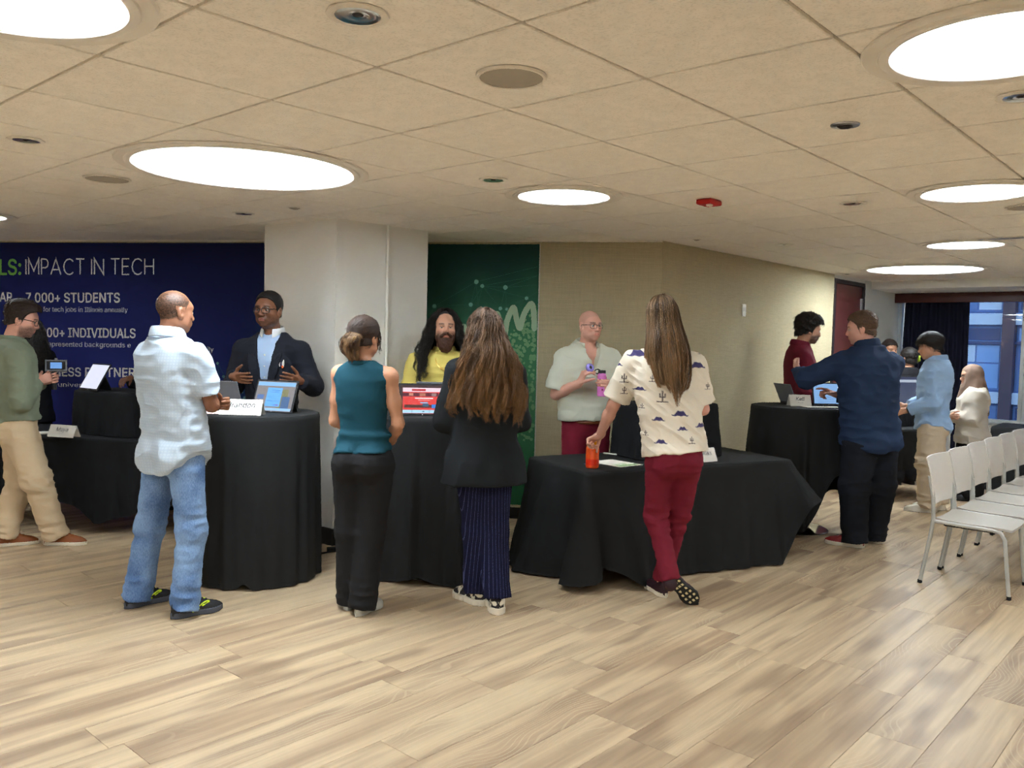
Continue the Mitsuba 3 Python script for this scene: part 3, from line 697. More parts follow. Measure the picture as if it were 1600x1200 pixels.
r1 = [(-.142, .008, .142, .20, (134, 130, 132)), (.03, .03, .10, .16, OL), (.06, .03, .12, .11, (70, 104, 150)), (-.13, .09, -.08, .12, (84, 118, 176)), (-.142, .182, .142, .208, (134, 186, 238)), (-.142, .012, .142, .030, (150, 196, 240)),
      (-.06, .040, .052, .170, (104, 176, 244)), (-.025, .150, .035, .153, (64, 110, 180)), (-.025, .138, .035, .140, (64, 110, 180)), (-.05, .104, -.02, .106, (64, 110, 180)), (-.05, .078, .04, .080, (64, 110, 180)), (-.005, .047, .018, .055, (34, 66, 176)), (.020, .047, .042, .055, (120, 110, 190))]
tablet('tablet on a stand showing a blue form, beside the Brandon card', (-1.575, 5.47, 1.082), -18, 22, .315, .225, r1, (128, 132, 140), .95)
r2 = [(-.13, .014, .125, .175, (226, 64, 62)), (-.13, .158, .125, .186, (238, 214, 226)), (-.07, .164, .02, .178, (190, 60, 70)), (.128, .014, .142, .186, (190, 196, 240)), (-.13, .128, .105, .152, (96, 30, 48)), (-.09, .132, -.06, .15, (200, 130, 110)), (-.02, .13, .02, .15, (180, 110, 90)), (.06, .13, .09, .15, (150, 120, 120)),
      (-.05, .112, .07, .119, (250, 240, 240)), (-.03, .102, .05, .105, (240, 190, 190)), (-.015, .082, .035, .09, (130, 190, 230)), (-.12, .052, .06, .072, (84, 40, 36)), (.0, .06, .04, .08, (50, 90, 120)), (.06, .05, .115, .075, (60, 130, 220)), (-.13, .016, .125, .038, (176, 220, 244)), (-.07, .016, -.068, .038, (60, 60, 80)), (.045, .016, .047, .038, (60, 60, 80)), (.0, .024, .012, .03, (40, 50, 80))]
tablet('tablet on a stand showing a red web page, between the two women', (-.585, 5.50, 1.082), 8, 14, .315, .215, r2, (60, 34, 40), .85)
tablet('blank pale tablet propped up on the riser box of the left table', (-3.425, 6.745, 1.104), -36, 30, .285, .245, [], (214, 218, 238), .95)
r4 = [(-.09, .10 - .016 * i, .05 + .03 * ((i * 7) % 3) / 3, .102 - .016 * i, (72, 110, 160)) for i in range(6)] + [(.09, .06, .12, .17, (226, 238, 250)), (-.10, .17, -.095, .18, (30, 40, 60))]
tablet('tilted tablet showing a pale blue page, by the navy shirt', (2.79, 7.36, 1.083), 0, 18, .27, .21, r4, (132, 176, 226), .8)
r5 = [(-.24, .27, .24, .30, (210, 226, 250)), (-.24, .02, .24, .27, (70, 84, 120))]
tablet('lit monitor on the riser of the far table, beyond the navy shirt', (4.30, 9.22, .96), 15, 4, .52, .34, r5, (60, 74, 112), .5, cat='monitor')
def laptop(lab, pos, yaw, w, d, open_deg, logo=True):
    """base on the table, lid raised; yaw 0 = the screen faces -y"""
    M = rz(yaw, pos); t = thing('laptop', lab, 'laptop')
    part('base', t, moved(box(w, d, .016, (0, 0, .009), bev=.003), M), 'plastic_dark')
    part('keyboard', t, moved(box(w * .86, d * .45, .001, (0, .02, .0175)), M), 'rubber')
    L = M @ frame((1, 0, 0), (0, math.cos(math.radians(open_deg)) * -1, math.sin(math.radians(open_deg))), (0, -math.sin(math.radians(open_deg)), -math.cos(math.radians(open_deg))), (0, d / 2 - .004, .017))
    part('lid', t, moved(box(w, d, .007, (0, d / 2, 0), bev=.002), L), 'plastic_grey')
    e = mikit.ply(moved(box(w * .93, d * .86, .0006, (0, d * .5, .0040)), L), 'screen_glass'); part('screen', t, glow(e, (150, 180, 220), .35), None)
    if logo: part('emblem', t, moved(extr(LineString([(0, 0), (.012, .022), (.022, .012)]).buffer(.0025), .0008), L @ frame((-1, 0, 0), (0, 1, 0), (0, 0, -1), (w * .34, d * .78, -.0035))), 'steel')
    return t
laptop('grey laptop seen from behind the lid, left of the blue tablet', (-1.865, 5.665, 1.081), 156, .28, .19, 108)
laptop('dark laptop turned to the bearded man, behind the red tablet', (-.50, 5.83, 1.081), 180, .30, .20, 100, logo=False)
laptop('black laptop with raised lid beside the tilted tablet', (2.56, 7.50, 1.083), 105, .26, .18, 115, logo=False)
# ------------------------------------------------------------------ name cards, papers
def tent_card(lab, pos, yaw, w, h, name_, sub, m='paper', lean=24):
    a = math.radians(lean); t = thing('name_card', lab, 'name card'); M0_ = rz(yaw, pos); d = h * math.sin(a)
    for s in (1, -1):
        F = M0_ @ frame((s, 0, 0), (0, s * math.sin(a), math.cos(a)), (0, -s * math.cos(a), math.sin(a)), (0, -s * d, .001))
        part('panel', t, moved(box(w, h, .0014, (0, h / 2, 0)), F), m)
        if s == 1:
            tm = meshkit.text_mesh(name_, h * .32, .0005); tm.vertices[:, 0] += tm.vertices[:, 1] * .18
            tm.apply_translation((-tm.bounds.mean(0)[0], h * .48, .0008)); part('name_text', t, moved(tm, F), 'ink')
            if sub:
                tm = meshkit.text_mesh(sub, h * .075, .0005); tm.apply_translation((-tm.bounds.mean(0)[0], h * .28, .0008)); part('small_text', t, moved(tm, F), 'ink_pale')
    return t
tent_card('white name card reading Brandon on the cocktail table', (-1.70, 5.275, 1.082), -3, .27, .105, 'Brandon', 'Technology')
tent_card('white name card on the left table, below the riser box', (-3.47, 6.475, .757), -14, .24, .10, 'Maya', 'Student')
tent_card('white name card at the left side of the far cocktail table', (2.49, 7.24, 1.083), 4, .19, .105, 'Kell', 'Student')
tent_card('white name card on the middle table beside the maroon trousers', (1.40, 5.99, .757), 32, .17, .105, 'Alex', '')
def sheet_on(name, lab, pos, yaw, w, h, m='paper', stripes=None, cat='paper'):
    M = rz(yaw, pos); t = thing(name, lab, cat); part('sheet', t, moved(box(w, h, .0016, (0, 0, .001)), M), m)
    if stripes: part('print', t, moved(cat_([box(x1 - x0, y1 - y0, .0004, ((x0 + x1) / 2, (y0 + y1) / 2, .002)) for x0, y0, x1, y1 in stripes[0]]), M), stripes[1])
mat('leaf_green', rgb(130, 168, 110), .8); mat('pink_paper', rgb(236, 206, 206), .8); mat('blue_grey', rgb(90, 104, 140), .8)
sheet_on('paper_sheet', 'pale pink paper at the edge of the table, left of the Brandon card', (-1.90, 5.36, 1.083), 20, .14, .2, 'pink_paper')
sheet_on('paper_sheet', 'white paper leaflet with green print beside the orange bottle', (.735, 5.80, .754), 40, .23, .30, 'paper', ([(-.09, -.13, .10, -.09), (-.09, -.08, .03, -.07), (-.09, -.05, .05, -.04)], 'leaf_green'))
sheet_on('paper_card', 'small blue card on the middle table left of the orange bottle', (.56, 5.72, .754), 20, .09, .07, 'blue_grey', cat='card')
sheet_on('paper_sheet', 'long white paper sheet in front of the tilted tablet', (2.66, 7.17, 1.083), 12, .34, .15)
sheet_on('paper_sheet', 'small white paper on the table below the black jacket elbow', (-.385, 5.49, 1.083), 15, .16, .10)
one('marker_pen', tube([(.70, 6.25, .763), (.79, 6.19, .763)], .0065, 8), 'off_white', 'white marker pen lying on the middle table behind the leaflet', 'pen', smooth=40)
one('paper_cup_lid', lathe([(0, 0), (.04, 0), (.042, .006), (.036, .016), (.02, .018), (0, .018)], 24, (-3.73, 6.66, .754)), 'paper', 'white paper cup lid lying left of the card on the left table', 'lid', smooth=30)
# ------------------------------------------------------------------ orange bottle
scene['orange_plastic'] = dict(type='principled', base_color=dict(type='rgb', value=[.95, .17, .03]), roughness=.08, spec_trans=.35, eta=1.4)
mat('orange_plastic', rgb(226, 84, 28), .16, spec=.6, clearcoat=.6); mat('orange_liquid', rgb(214, 40, 18), .2, spec=.5); mat('bottle_cap', rgb(208, 150, 34), .35)
bt = thing('water_bottle', 'orange plastic water bottle with yellow lid under the resting hand', 'bottle'); bc = (.548, 5.56, .754)
part('body', bt, lathe([(0, 0), (.036, 0), (.043, .006), (.044, .02), (.044, .125), (.042, .14), (.036, .148), (0, .148)], 40, bc), 'orange_plastic', smooth=35)
part('lower_band', bt, lathe([(.0435, .02), (.0448, .022), (.0448, .062), (.0435, .064)], 40, bc), 'orange_liquid', smooth=35)
part('cap', bt, lathe([(0, .148), (.038, .148), (.0395, .151), (.0395, .176), (.037, .180), (0, .180)], 40, bc), 'bottle_cap', smooth=35)
lp = [(bc[0] + .039 * math.cos(a), bc[1] + .006 + .039 * math.sin(a), bc[2] + .152 + .004 * math.sin(a)) for a in np.linspace(-2.6, .6, 18)]
part('loop', bt, tube(lp, .0045, 8), 'bottle_cap', smooth=40)
# cables on the floor by the column
one('floor_cable', tube(smoothline([(-1.50, 6.15, .008), (-1.40, 6.02, .008), (-1.27, 6.10, .008), (-1.20, 6.0, .008), (-1.08, 6.07, .008)], 40), .006, 6), 'rubber', 'black cable lying on the floor before the white column', 'cable', smooth=40)
one('power_strip', moved(box(.20, .045, .032, (0, 0, .016), bev=.005), rz(20, (-1.24, 6.14, 0))), 'rubber', 'black power strip on the floor by the foot of the white column', 'power strip')
# ------------------------------------------------------------------ the street outside the windows
mat('facade_blue', rgb(86, 124, 184), .5); mat('facade_dark', rgb(50, 74, 124), .4); mat('facade_pale', rgb(172, 204, 238), .35); mat('facade_sky', rgb(116, 164, 226), .3); mat('facade_brown', rgb(70, 66, 84), .6); mat('facade_tan', rgb(196, 172, 140), .7); mat('asphalt', rgb(80, 84, 92), .9)
street_dir, street_out = GU, GV
def fb(o, u0, u1, z0, z1, f0, f1): return on_wall(o, GU, -GV, u0, u1, z0, z1, f0, f1)
FO = WC + GV * 16.0
bld = thing('office_building', 'blue glass office building across the street, seen through the windows', 'building')
part('wall', bld, fb(FO, -10, 30, -12, 22, -4, 0), 'facade_blue')
for i in range(-4, 15):
    part('pier', bld, fb(FO, i * 1.75 - .16, i * 1.75 + .16, -12, 22, 0, .35), 'facade_brown' if i % 2 else 'facade_dark')
for j in range(-2, 4):
    z0 = .20 + j * 2.35
    part('spandrel', bld, fb(FO, -10, 30, z0 - .17, z0 + .17, 0, .2), 'facade_pale')
    part('rail', bld, fb(FO, -10, 30, z0 + 1.60, z0 + 1.68, 0, .16), 'facade_dark')
    for i in range(-4, 14):
        a = i * 1.75 + .20
        w_ = part('window', bld, fb(FO, a, a + 1.35, z0 + .22, z0 + 2.12, .02, .06), 'facade_blue')
        for q_, (x0, x1, y0, y1) in enumerate(((.05, .65, .28, 1.0), (.70, 1.30, .28, 1.0), (.05, .65, 1.05, 1.56), (.70, 1.30, 1.05, 1.56), (.05, 1.30, 1.72, 2.08))):
            part('pane', w_, fb(FO, a + x0, a + x1, z0 + y0, z0 + y1, .06, .08), ['facade_dark', 'facade_blue', 'facade_pale', 'facade_sky'][(i * 7 + j * 3 + q_ * 5 + (q_ > 1) * 2) % 4])
low = thing('annex_building', 'pale tan low building beyond the right window pane', 'building')
part('wall', low, fb(FO, 3.9, 12, -12, .15, .4, 3.4), 'facade_tan')
for k in range(4): part('ledge', low, fb(FO, 3.9, 12, -.35 - .5 * k, -.30 - .5 * k, 3.4, 3.5), 'facade_brown')
struct('street', prism([FO - GU * 40 - GV * 15.5, FO + GU * 60 - GV * 15.5, FO + GU * 60, FO - GU * 40], -12.2, -12), 'asphalt')
# ------------------------------------------------------------------ solid modelling of figures: distance fields meshed by surface nets
class Field:
    def __init__(self): self.prims = []
    def add(self, fn, lo, hi, k=.02, op='u'):
        self.prims.append((fn, np.asarray(lo, float), np.asarray(hi, float), k, op)); return self
    def cone(self, a, b, ra, rb, k=.02, op='u', squash=None):
        """tapered capsule"""
        a, b = np.asarray(a, float), np.asarray(b, float); ab = b - a; L2 = max(ab @ ab, 1e-9); R = max(ra, rb)
        def fn(X, Y, Z):
            t = np.clip(((X - a[0]) * ab[0] + (Y - a[1]) * ab[1] + (Z - a[2]) * ab[2]) / L2, 0, 1)
            return np.sqrt((X - a[0] - t * ab[0]) ** 2 + (Y - a[1] - t * ab[1]) ** 2 + (Z - a[2] - t * ab[2]) ** 2) - (ra + (rb - ra) * t)
        return self.add(fn, np.minimum(a, b) - R, np.maximum(a, b) + R, k, op)
    def chain(self, pts, rs, k=.02):
        for i in range(len(pts) - 1): self.cone(pts[i], pts[i + 1], rs[i], rs[i + 1], k)
        return self
    def sleeve(self, a, b, ra, rb, k=.03, flat=True):
        """tapered tube cut flat at b"""
        a, b = np.asarray(a, float), np.asarray(b, float); ab = b - a; L = np.linalg.norm(ab); d = ab / L; R = max(ra, rb)
        def fn(X, Y, Z):
            h = (X - a[0]) * d[0] + (Y - a[1]) * d[1] + (Z - a[2]) * d[2]; t = np.clip(h / L, 0, 1.3)
            hh = np.clip(h, 0, None)
            rad = np.sqrt((X - a[0] - hh * d[0]) ** 2 + (Y - a[1] - hh * d[1]) ** 2 + (Z - a[2] - hh * d[2]) ** 2) - (ra + (rb - ra) * t)
            return np.maximum(rad, h - L)
        return self.add(fn, np.minimum(a, b) - R, np.maximum(a, b) + R, k)
    def ell(self, c, ax, M=None, k=.02, op='u'):
        c, ax = np.asarray(c, float), np.asarray(ax, float); M = np.eye(3) if M is None else np.asarray(M)   # M columns = axes
        ext = np.sqrt(((M * ax) ** 2).sum(1))
        def fn(X, Y, Z):
            x, y, z = X - c[0], Y - c[1], Z - c[2]
            u = [(M[0, i] * x + M[1, i] * y + M[2, i] * z) / ax[i] for i in range(3)]
            k0 = np.sqrt(u[0] ** 2 + u[1] ** 2 + u[2] ** 2); k1 = np.sqrt((u[0] / ax[0]) ** 2 + (u[1] / ax[1]) ** 2 + (u[2] / ax[2]) ** 2) + 1e-9
            return k0 * (k0 - 1) / k1
        return self.add(fn, c - ext, c + ext, k, op)
    def loft(self, o, R, F, U, ts, wid, front, backd, cy=None, k=.03, p=2.3, bottom=None, cap=.0):
        """stack of superellipses along U from o: half width wid, depth front / backd, centre shift cy along F, at heights ts; bottom(x_along_R, y_along_F) may cut the lower end"""
        from scipy.interpolate import PchipInterpolator
        ts = np.asarray(ts, float); o, R, F, U = map(np.asarray, (o, R, F, U))
        W, A, B = PchipInterpolator(ts, wid), PchipInterpolator(ts, front), PchipInterpolator(ts, backd); C = PchipInterpolator(ts, np.zeros(len(ts)) if cy is None else cy)
        corners = np.array([o + R * sx * max(wid) + F * sy * (max(max(front), max(backd)) + .06) + U * t for sx in (-1, 1) for sy in (-1, 1) for t in (ts[0], ts[-1])])
        def fn(X, Y, Z):
            x, y, z = X - o[0], Y - o[1], Z - o[2]
            r, f, t = R[0] * x + R[1] * y + R[2] * z, F[0] * x + F[1] * y + F[2] * z, U[0] * x + U[1] * y + U[2] * z
            tc = np.clip(t, ts[0], ts[-1]); w = W(tc); f = f - C(tc); dp = np.where(f > 0, A(tc), B(tc))
            q = (np.abs(r / w) ** p + np.abs(f / dp) ** p) ** (1 / p)
            d = (q - 1) * np.minimum(w, dp) * .9
            lo = ts[0] if bottom is None else bottom(r, f)
            return np.maximum(d, np.maximum(t - ts[-1] + cap * 0, lo - t))
        return self.add(fn, corners.min(0), corners.max(0), k)
    def mesh(self, h, lo=None, hi=None, disp=None, band=.03):
        P = [q for q in self.prims if q[4] == 'u']
        L = np.min([q[1] for q in P], 0) - 2.5 * h; H = np.max([q[2] for q in P], 0) + 2.5 * h
        if lo is not None: L = np.maximum(L, lo)
        if hi is not None: H = np.minimum(H, hi)
        n = np.ceil((H - L) / h).astype(int) + 1
        ax = [(L[i] + h * np.arange(n[i])) for i in range(3)]
        V = np.full(n, 1.0, np.float32)
        for fn, a, b, k, op in self.prims:
            pad = k + 3 * h + .012
            i0 = [max(0, int((a[i] - pad - L[i]) / h)) for i in range(3)]; i1 = [min(n[i], int((b[i] + pad - L[i]) / h) + 2) for i in range(3)]
            if any(i1[i] <= i0[i] for i in range(3)): continue
            sl = tuple(slice(i0[i], i1[i]) for i in range(3))
            d = fn(ax[0][sl[0]][:, None, None], ax[1][sl[1]][None, :, None], ax[2][sl[2]][None, None, :]).astype(np.float32)
            v = V[sl]
            if op == 'u':
                g = np.maximum(k - np.abs(v - d), 0) / k; V[sl] = np.minimum(v, d) - g * g * k * .25
            else:
                g = np.maximum(k - np.abs(v + d), 0) / k; V[sl] = np.maximum(v, -d) + g * g * k * .25
        if disp is not None:
            m = np.abs(V) < band; I = np.argwhere(m)
            V[m] += disp(L + I * h).astype(np.float32)
        return surface_nets(V, L, h)

def surface_nets(V, L, h):
    s = V < 0; a = s[:-1, :-1, :-1].astype(np.int8)
    cnt = a.copy()
    for dx, dy, dz in ((1, 0, 0), (0, 1, 0), (0, 0, 1), (1, 1, 0), (1, 0, 1), (0, 1, 1), (1, 1, 1)):
        cnt += s[dx:V.shape[0] - 1 + dx, dy:V.shape[1] - 1 + dy, dz:V.shape[2] - 1 + dz]
    act = (cnt > 0) & (cnt < 8); I = np.argwhere(act)
    if len(I) == 0: return trimesh.Trimesh()
    idx = np.full(act.shape, -1, np.int32); idx[act] = np.arange(len(I))
    off = np.array([(x, y, z) for x in (0, 1) for y in (0, 1) for z in (0, 1)])
    c = np.stack([V[I[:, 0] + o[0], I[:, 1] + o[1], I[:, 2] + o[2]] for o in off], 1)
    acc = np.zeros((len(I), 3)); num = np.zeros(len(I))
    for i in range(8):
        for j in range(i + 1, 8):
            if np.abs(off[i] - off[j]).sum() != 1: continue
            x = (c[:, i] < 0) != (c[:, j] < 0); den = np.where(x, c[:, i] - c[:, j], 1); t = c[:, i] / den
            acc += np.where(x[:, None], off[i] + t[:, None] * (off[j] - off[i]), 0); num += x
    P = L + (I + acc / num[:, None]) * h
    F = []
    for axis in range(3):
        sl0 = [slice(None)] * 3; sl1 = [slice(None)] * 3; sl0[axis] = slice(None, -1); sl1[axis] = slice(1, None)
        a0, a1 = s[tuple(sl0)], s[tuple(sl1)]
        E = np.argwhere(a0 != a1); u, w = (axis + 1) % 3, (axis + 2) % 3
        ok = (E[:, u] > 0) & (E[:, w] > 0) & (E[:, u] < act.shape[u]) & (E[:, w] < act.shape[w]); E = E[ok]
        inside = a0[E[:, 0], E[:, 1], E[:, 2]]
        def cell(du, dw):
            q = E.copy(); q[:, u] += du; q[:, w] += dw; return idx[q[:, 0], q[:, 1], q[:, 2]]
        q = np.stack([cell(-1, -1), cell(0, -1), cell(0, 0), cell(-1, 0)], 1)
        q[~inside] = q[~inside][:, ::-1]
        q = q[(q >= 0).all(1)]
        F += [q[:, [0, 1, 2]], q[:, [0, 2, 3]]]
    return trimesh.Trimesh(P, np.vstack(F), process=False)

def fabric(scale=(9, 9, 22), amp=.007, seed=0, ridged=True, dirs=None):
    """wrinkles: anisotropic ridged noise"""
    sc = np.asarray(scale, float)
    def f(p):
        q = p if dirs is None else p @ dirs
        a = meshkit.noise(q * sc, seed); b = meshkit.noise(q * sc * 2.1 + 7, seed + 1)
        r = 1 - np.abs(2 * a - 1) if ridged else a
        return -(amp * (r - .5) * 1.4 + amp * .5 * (b - .5))
    return f

# ------------------------------------------------------------------ hands
def hand(fd, wrist, d, palm, side, pose, s=1.0):
    """d towards the fingers, palm = direction the palm faces, side = towards the thumb; pose: curls per finger [(a, b, c)] in degrees, thumb (out, fold)"""
    d = norm(d); palm = norm(np.asarray(palm) - d * np.dot(palm, d)); sd = np.cross(d, palm); sd = sd if np.dot(sd, side) > 0 else -sd
    w = np.asarray(wrist, float); S = s
    kn = []
    for i, (o, l) in enumerate(zip((.029, .010, -.010, -.028), (.088, .092, .088, .080))):
        k_ = w + d * l * S + sd * o * S; kn.append(k_)
        fd.cone(w + d * .012 * S + sd * o * .55 * S, k_, .0135 * S, .0112 * S, .014)
    ln = [(.040, .025, .020), (.045, .028, .021), (.041, .026, .020), (.032, .020, .018)]
    for i in range(4):
        a = 0; p = kn[i]; r = [.0098, .0090, .0082, .0070]
        spread = pose.get('spread', 0) * (1.2, .35, -.4, -1.3)[i]
        for j in range(3):
            a += math.radians(pose['curl'][i][j])
            dd = d * math.cos(a) + palm * math.sin(a) + sd * math.radians(spread) * math.cos(a)
            q = p + norm(dd) * ln[i][j] * S
            fd.cone(p, q, r[j] * S, r[j + 1] * S, .005); p = q
    out, fold = pose.get('thumb', (40, 20)); o, f = math.radians(out), math.radians(fold)
    b = w + d * .022 * S + sd * .022 * S + palm * .006 * S
    t1 = norm(d * math.cos(o) + sd * math.sin(o) + palm * math.sin(f) * .8); p1 = b + t1 * .042 * S
    o2 = o * .7; t2 = norm(d * math.cos(o2) + sd * math.sin(o2) * .8 + palm * math.sin(f * 1.4)); p2 = p1 + t2 * .032 * S; p3 = p2 + norm(t2 + palm * math.sin(f) * .5) * .026 * S
    fd.cone(w + d * .012 * S + sd * .012 * S, b, .0145 * S, .0135 * S, .012); fd.cone(b, p1, .0135 * S, .0108 * S, .010); fd.cone(p1, p2, .0106 * S, .0094 * S, .006); fd.cone(p2, p3, .0094 * S, .0076 * S, .006)
    fd.cone(w - d * .02 * S, w + d * .02 * S, .025 * S, .022 * S, .014)
POSES = dict(relax=dict(curl=[(18, 25, 15), (22, 28, 16), (26, 30, 18), (30, 32, 18)], thumb=(32, 18)), open=dict(curl=[(6, 8, 5), (6, 9, 5), (9, 10, 6), (12, 12, 8)], thumb=(52, 6), spread=5),
    grip=dict(curl=[(48, 52, 28), (52, 54, 28), (54, 56, 30), (56, 56, 30)], thumb=(38, 62)), fist=dict(curl=[(70, 80, 40), (72, 84, 42), (74, 84, 42), (74, 84, 42)], thumb=(25, 60)),
    pinch=dict(curl=[(46, 44, 18), (42, 46, 22), (50, 48, 24), (56, 50, 26)], thumb=(36, 50)), cup=dict(curl=[(30, 34, 20), (34, 36, 22), (36, 38, 22), (40, 38, 22)], thumb=(40, 36)), point=dict(curl=[(12, 14, 8), (46, 52, 30), (58, 60, 32), (62, 62, 32)], thumb=(30, 36)))

# ------------------------------------------------------------------ heads
def head_field(fd, M, s=1.0, jaw=1.0, wide=1.0, nose=1.0):
    """M: 4x4 head frame (x = the person's right, y = face forward, z up; origin mid-head)"""
    A = M[:3, :3]; P = lambda x, y, z: (M @ [x * s * wide, y * s, z * s, 1])[:3]
    E = lambda c, ax, k=.02, op='u': fd.ell(P(*c), np.array(ax) * s * [wide, 1, 1], A, k, op)
    E((0, -.012, .034), (.076, .097, .084), .02)
    E((0, .018, -.025), (.064, .072, .085), .03)
    E((0, .030, -.072), (.050 * jaw, .050, .040), .03)
    E((0, .066, -.097), (.022 * jaw, .019, .017), .018)
    E((0, .066, .028), (.054, .024, .022), .03)
    for sx in (-1, 1):
        E((sx * .044, .052, -.022), (.022, .026, .022), .024)
        E((sx * .032, .100, -.001), (.020, .017, .013), .012, 's')
        E((sx * .013, .096, -.036), (.010, .012, .009), .008)
        E((sx * .076, -.010, -.008), (.011, .021, .032), .006)
        E((sx * .086, -.004, -.004), (.007, .010, .017), .006, 's')
        E((sx * .054, .012, -.060), (.018, .034, .026), .03)
    fd.cone(P(0, .084, .012), P(0, .104 * nose, -.030), .0085 * s, .0125 * s, .012)
    E((0, .080, -.062), (.027, .0155, .019), .018)
    E((0, .0930, -.0575), (.021, .0062, .0046), .006); E((0, .0915, -.0672), (.018, .0066, .0056), .006)
    E((0, .1010, -.0622), (.023, .0058, .0014), .003, 's')

def head_colour(v, M, s, skin, o):
    """vertex colours in the head frame: lips, brows, beard and cropped hair are colours of the skin and its short hair"""
    q = (np.linalg.inv(M) @ np.c_[v, np.ones(len(v))].T).T[:, :3] / s; x, y, z = q.T
    c = np.tile(np.array(skin, float), (len(v), 1))
    def put(mask, col):
        m = np.clip(mask, 0, 1)[:, None]; c[:] = c * (1 - m) + np.array(col) * m
    near = (y > -.13) & (np.abs(x) < .13) & (z > -.16)
    bx = lambda a, b, t, w: np.clip((w - np.abs(t - (a + b) / 2) + (b - a) / 2) / w, 0, 1)
    nz = meshkit.noise(q * 260)
    ck = (np.exp(-((np.abs(x) - .042) / .022) ** 2 - ((z + .028) / .02) ** 2) * (y > .02) * .35 + np.exp(-(x / .014) ** 2 - ((z + .03) / .016) ** 2) * (y > .07) * .35)
    put(ck, np.array(skin) * [1.02, .78, .74])
    if o.get('stubble') is not None:
        zone = (y > .0) * np.clip((-.022 - z - .30 * np.clip(.070 - y, 0, 1) + .5 * np.clip(.024 - y, 0, .03)) / .026, 0, 1) * np.clip((y + .004) / .018, 0, 1)
        zone = np.maximum(zone, np.clip((.030 - np.abs(x)) / .008, 0, 1) * np.clip((-.043 - z) / .005, 0, 1) * (y > .06)) * (z > -.125)
        put(zone * o.get('stub_k', .6) * (.55 + .6 * nz), o['stubble'])
    if o.get('crop') is not None:
        hl = np.interp(y, [-.12, -.06, -.02, .015, .03, .06, .09], [-.055, -.05, -.035, -.012, .03, .062, .078])
        k_ = np.clip((z - hl) / .010, 0, 1) * near
        if o.get('bald') is not None:
            k_ = k_ * (1 - .8 * np.exp(-((x / .052) ** 2 + ((y - .01) / .075) ** 2)) * (z > .06))
        ear = (np.abs(x) > .071) & (z < .03) & (z > -.05) & (np.abs(y + .01) < .03)
        k_[ear] = 0
        put(k_ * o.get('crop_k', .8) * (.55 + .6 * nz), o['crop'])
    lips = np.clip((.0225 - np.abs(x)) / .004, 0, 1) * (y > .075) * bx(-.072, -.055, z, .003)
    put(lips * .75, o.get('lip', np.array(skin) * [.92, .60, .58]))
    put(np.clip((.017 - np.abs(x)) / .003, 0, 1) * (y > .08) * np.exp(-((z + .0622) / .0020) ** 2) * .8, np.array(skin) * .25)
    br = bx(.017, .050, np.abs(x), .005) * np.exp(-((z - .0225 + .10 * np.abs(np.abs(x) - .032)) / .0048) ** 2) * (y > .04)
    put(br * o.get('brow_k', .85), o.get('brow', [.02, .014, .01]))
    eyes = np.exp(-((np.abs(x) - .032) / .017) ** 4 - ((z - .0065) / .0028) ** 2) * (y > .05)
    put(eyes * .75, np.array(o.get('brow', [.02, .014, .01])))
    return c

def eyes_for(t, M, s, look=(0, 1, 0), iris=(.05, .03, .02), wide=1.0, lid=None, skin=None):
    ico = trimesh.creation.icosphere(3, 1.0); d = norm(look)
    cs = ico.vertices @ d; cl = np.where((cs > .972)[:, None], [.004, .004, .004], np.where((cs > .86)[:, None], iris, [.42, .40, .385]))
    up = ico.vertices[:, 2]
    lid = .42 if lid is None else lid
    if skin is not None: cl = np.where(((up > lid) | (up < -.52))[:, None], np.array(skin) * .82, cl)
    for sx in (-1, 1):
        part('eye', t, moved(ico, M @ frame((.0118 * s, 0, 0), (0, .0118 * s, 0), (0, 0, .0118 * s), (sx * .0310 * s * wide, .0768 * s, -.0005 * s))), 'eye', smooth=True, color=cl)

def glasses(t, M, s=1.0, m='frame_black', rx=.023, rz_=.017, r=.0022, y0=.103, wide=1.0, rimless=False):
    out = []
    for sx in (-1, 1):
        a = np.linspace(0, 2 * np.pi, 26); n_ = 3.2
        cx = np.sign(np.cos(a)) * np.abs(np.cos(a)) ** (2 / n_) * rx; cz = np.sign(np.sin(a)) * np.abs(np.sin(a)) ** (2 / n_) * rz_
        x = sx * .033 * wide + cx
        out.append(tube(np.c_[x, y0 - .5 * np.abs(x) ** 2 / .1 * .9, cz - .004], r * (.6 if rimless else 1), 6, caps=False))
        xe = sx * (.033 * wide + rx); ye = y0 - .45 * xe ** 2 / .1 
        out.append(tube([(xe, ye, .004), (sx * .072 * wide, y0 - .05, .006), (sx * .078 * wide, .0, .006), (sx * .079 * wide, -.018, -.012)], r, 6))
    out.append(tube([(-.033 * wide + rx - .002, y0 - .002, .0), (0, y0 + .002, .004), (.033 * wide - rx + .002, y0 - .002, .0)], r, 6))
    m_ = cat_(out); m_.apply_scale(s); part('glasses', t, moved(m_, M), m, smooth=40)

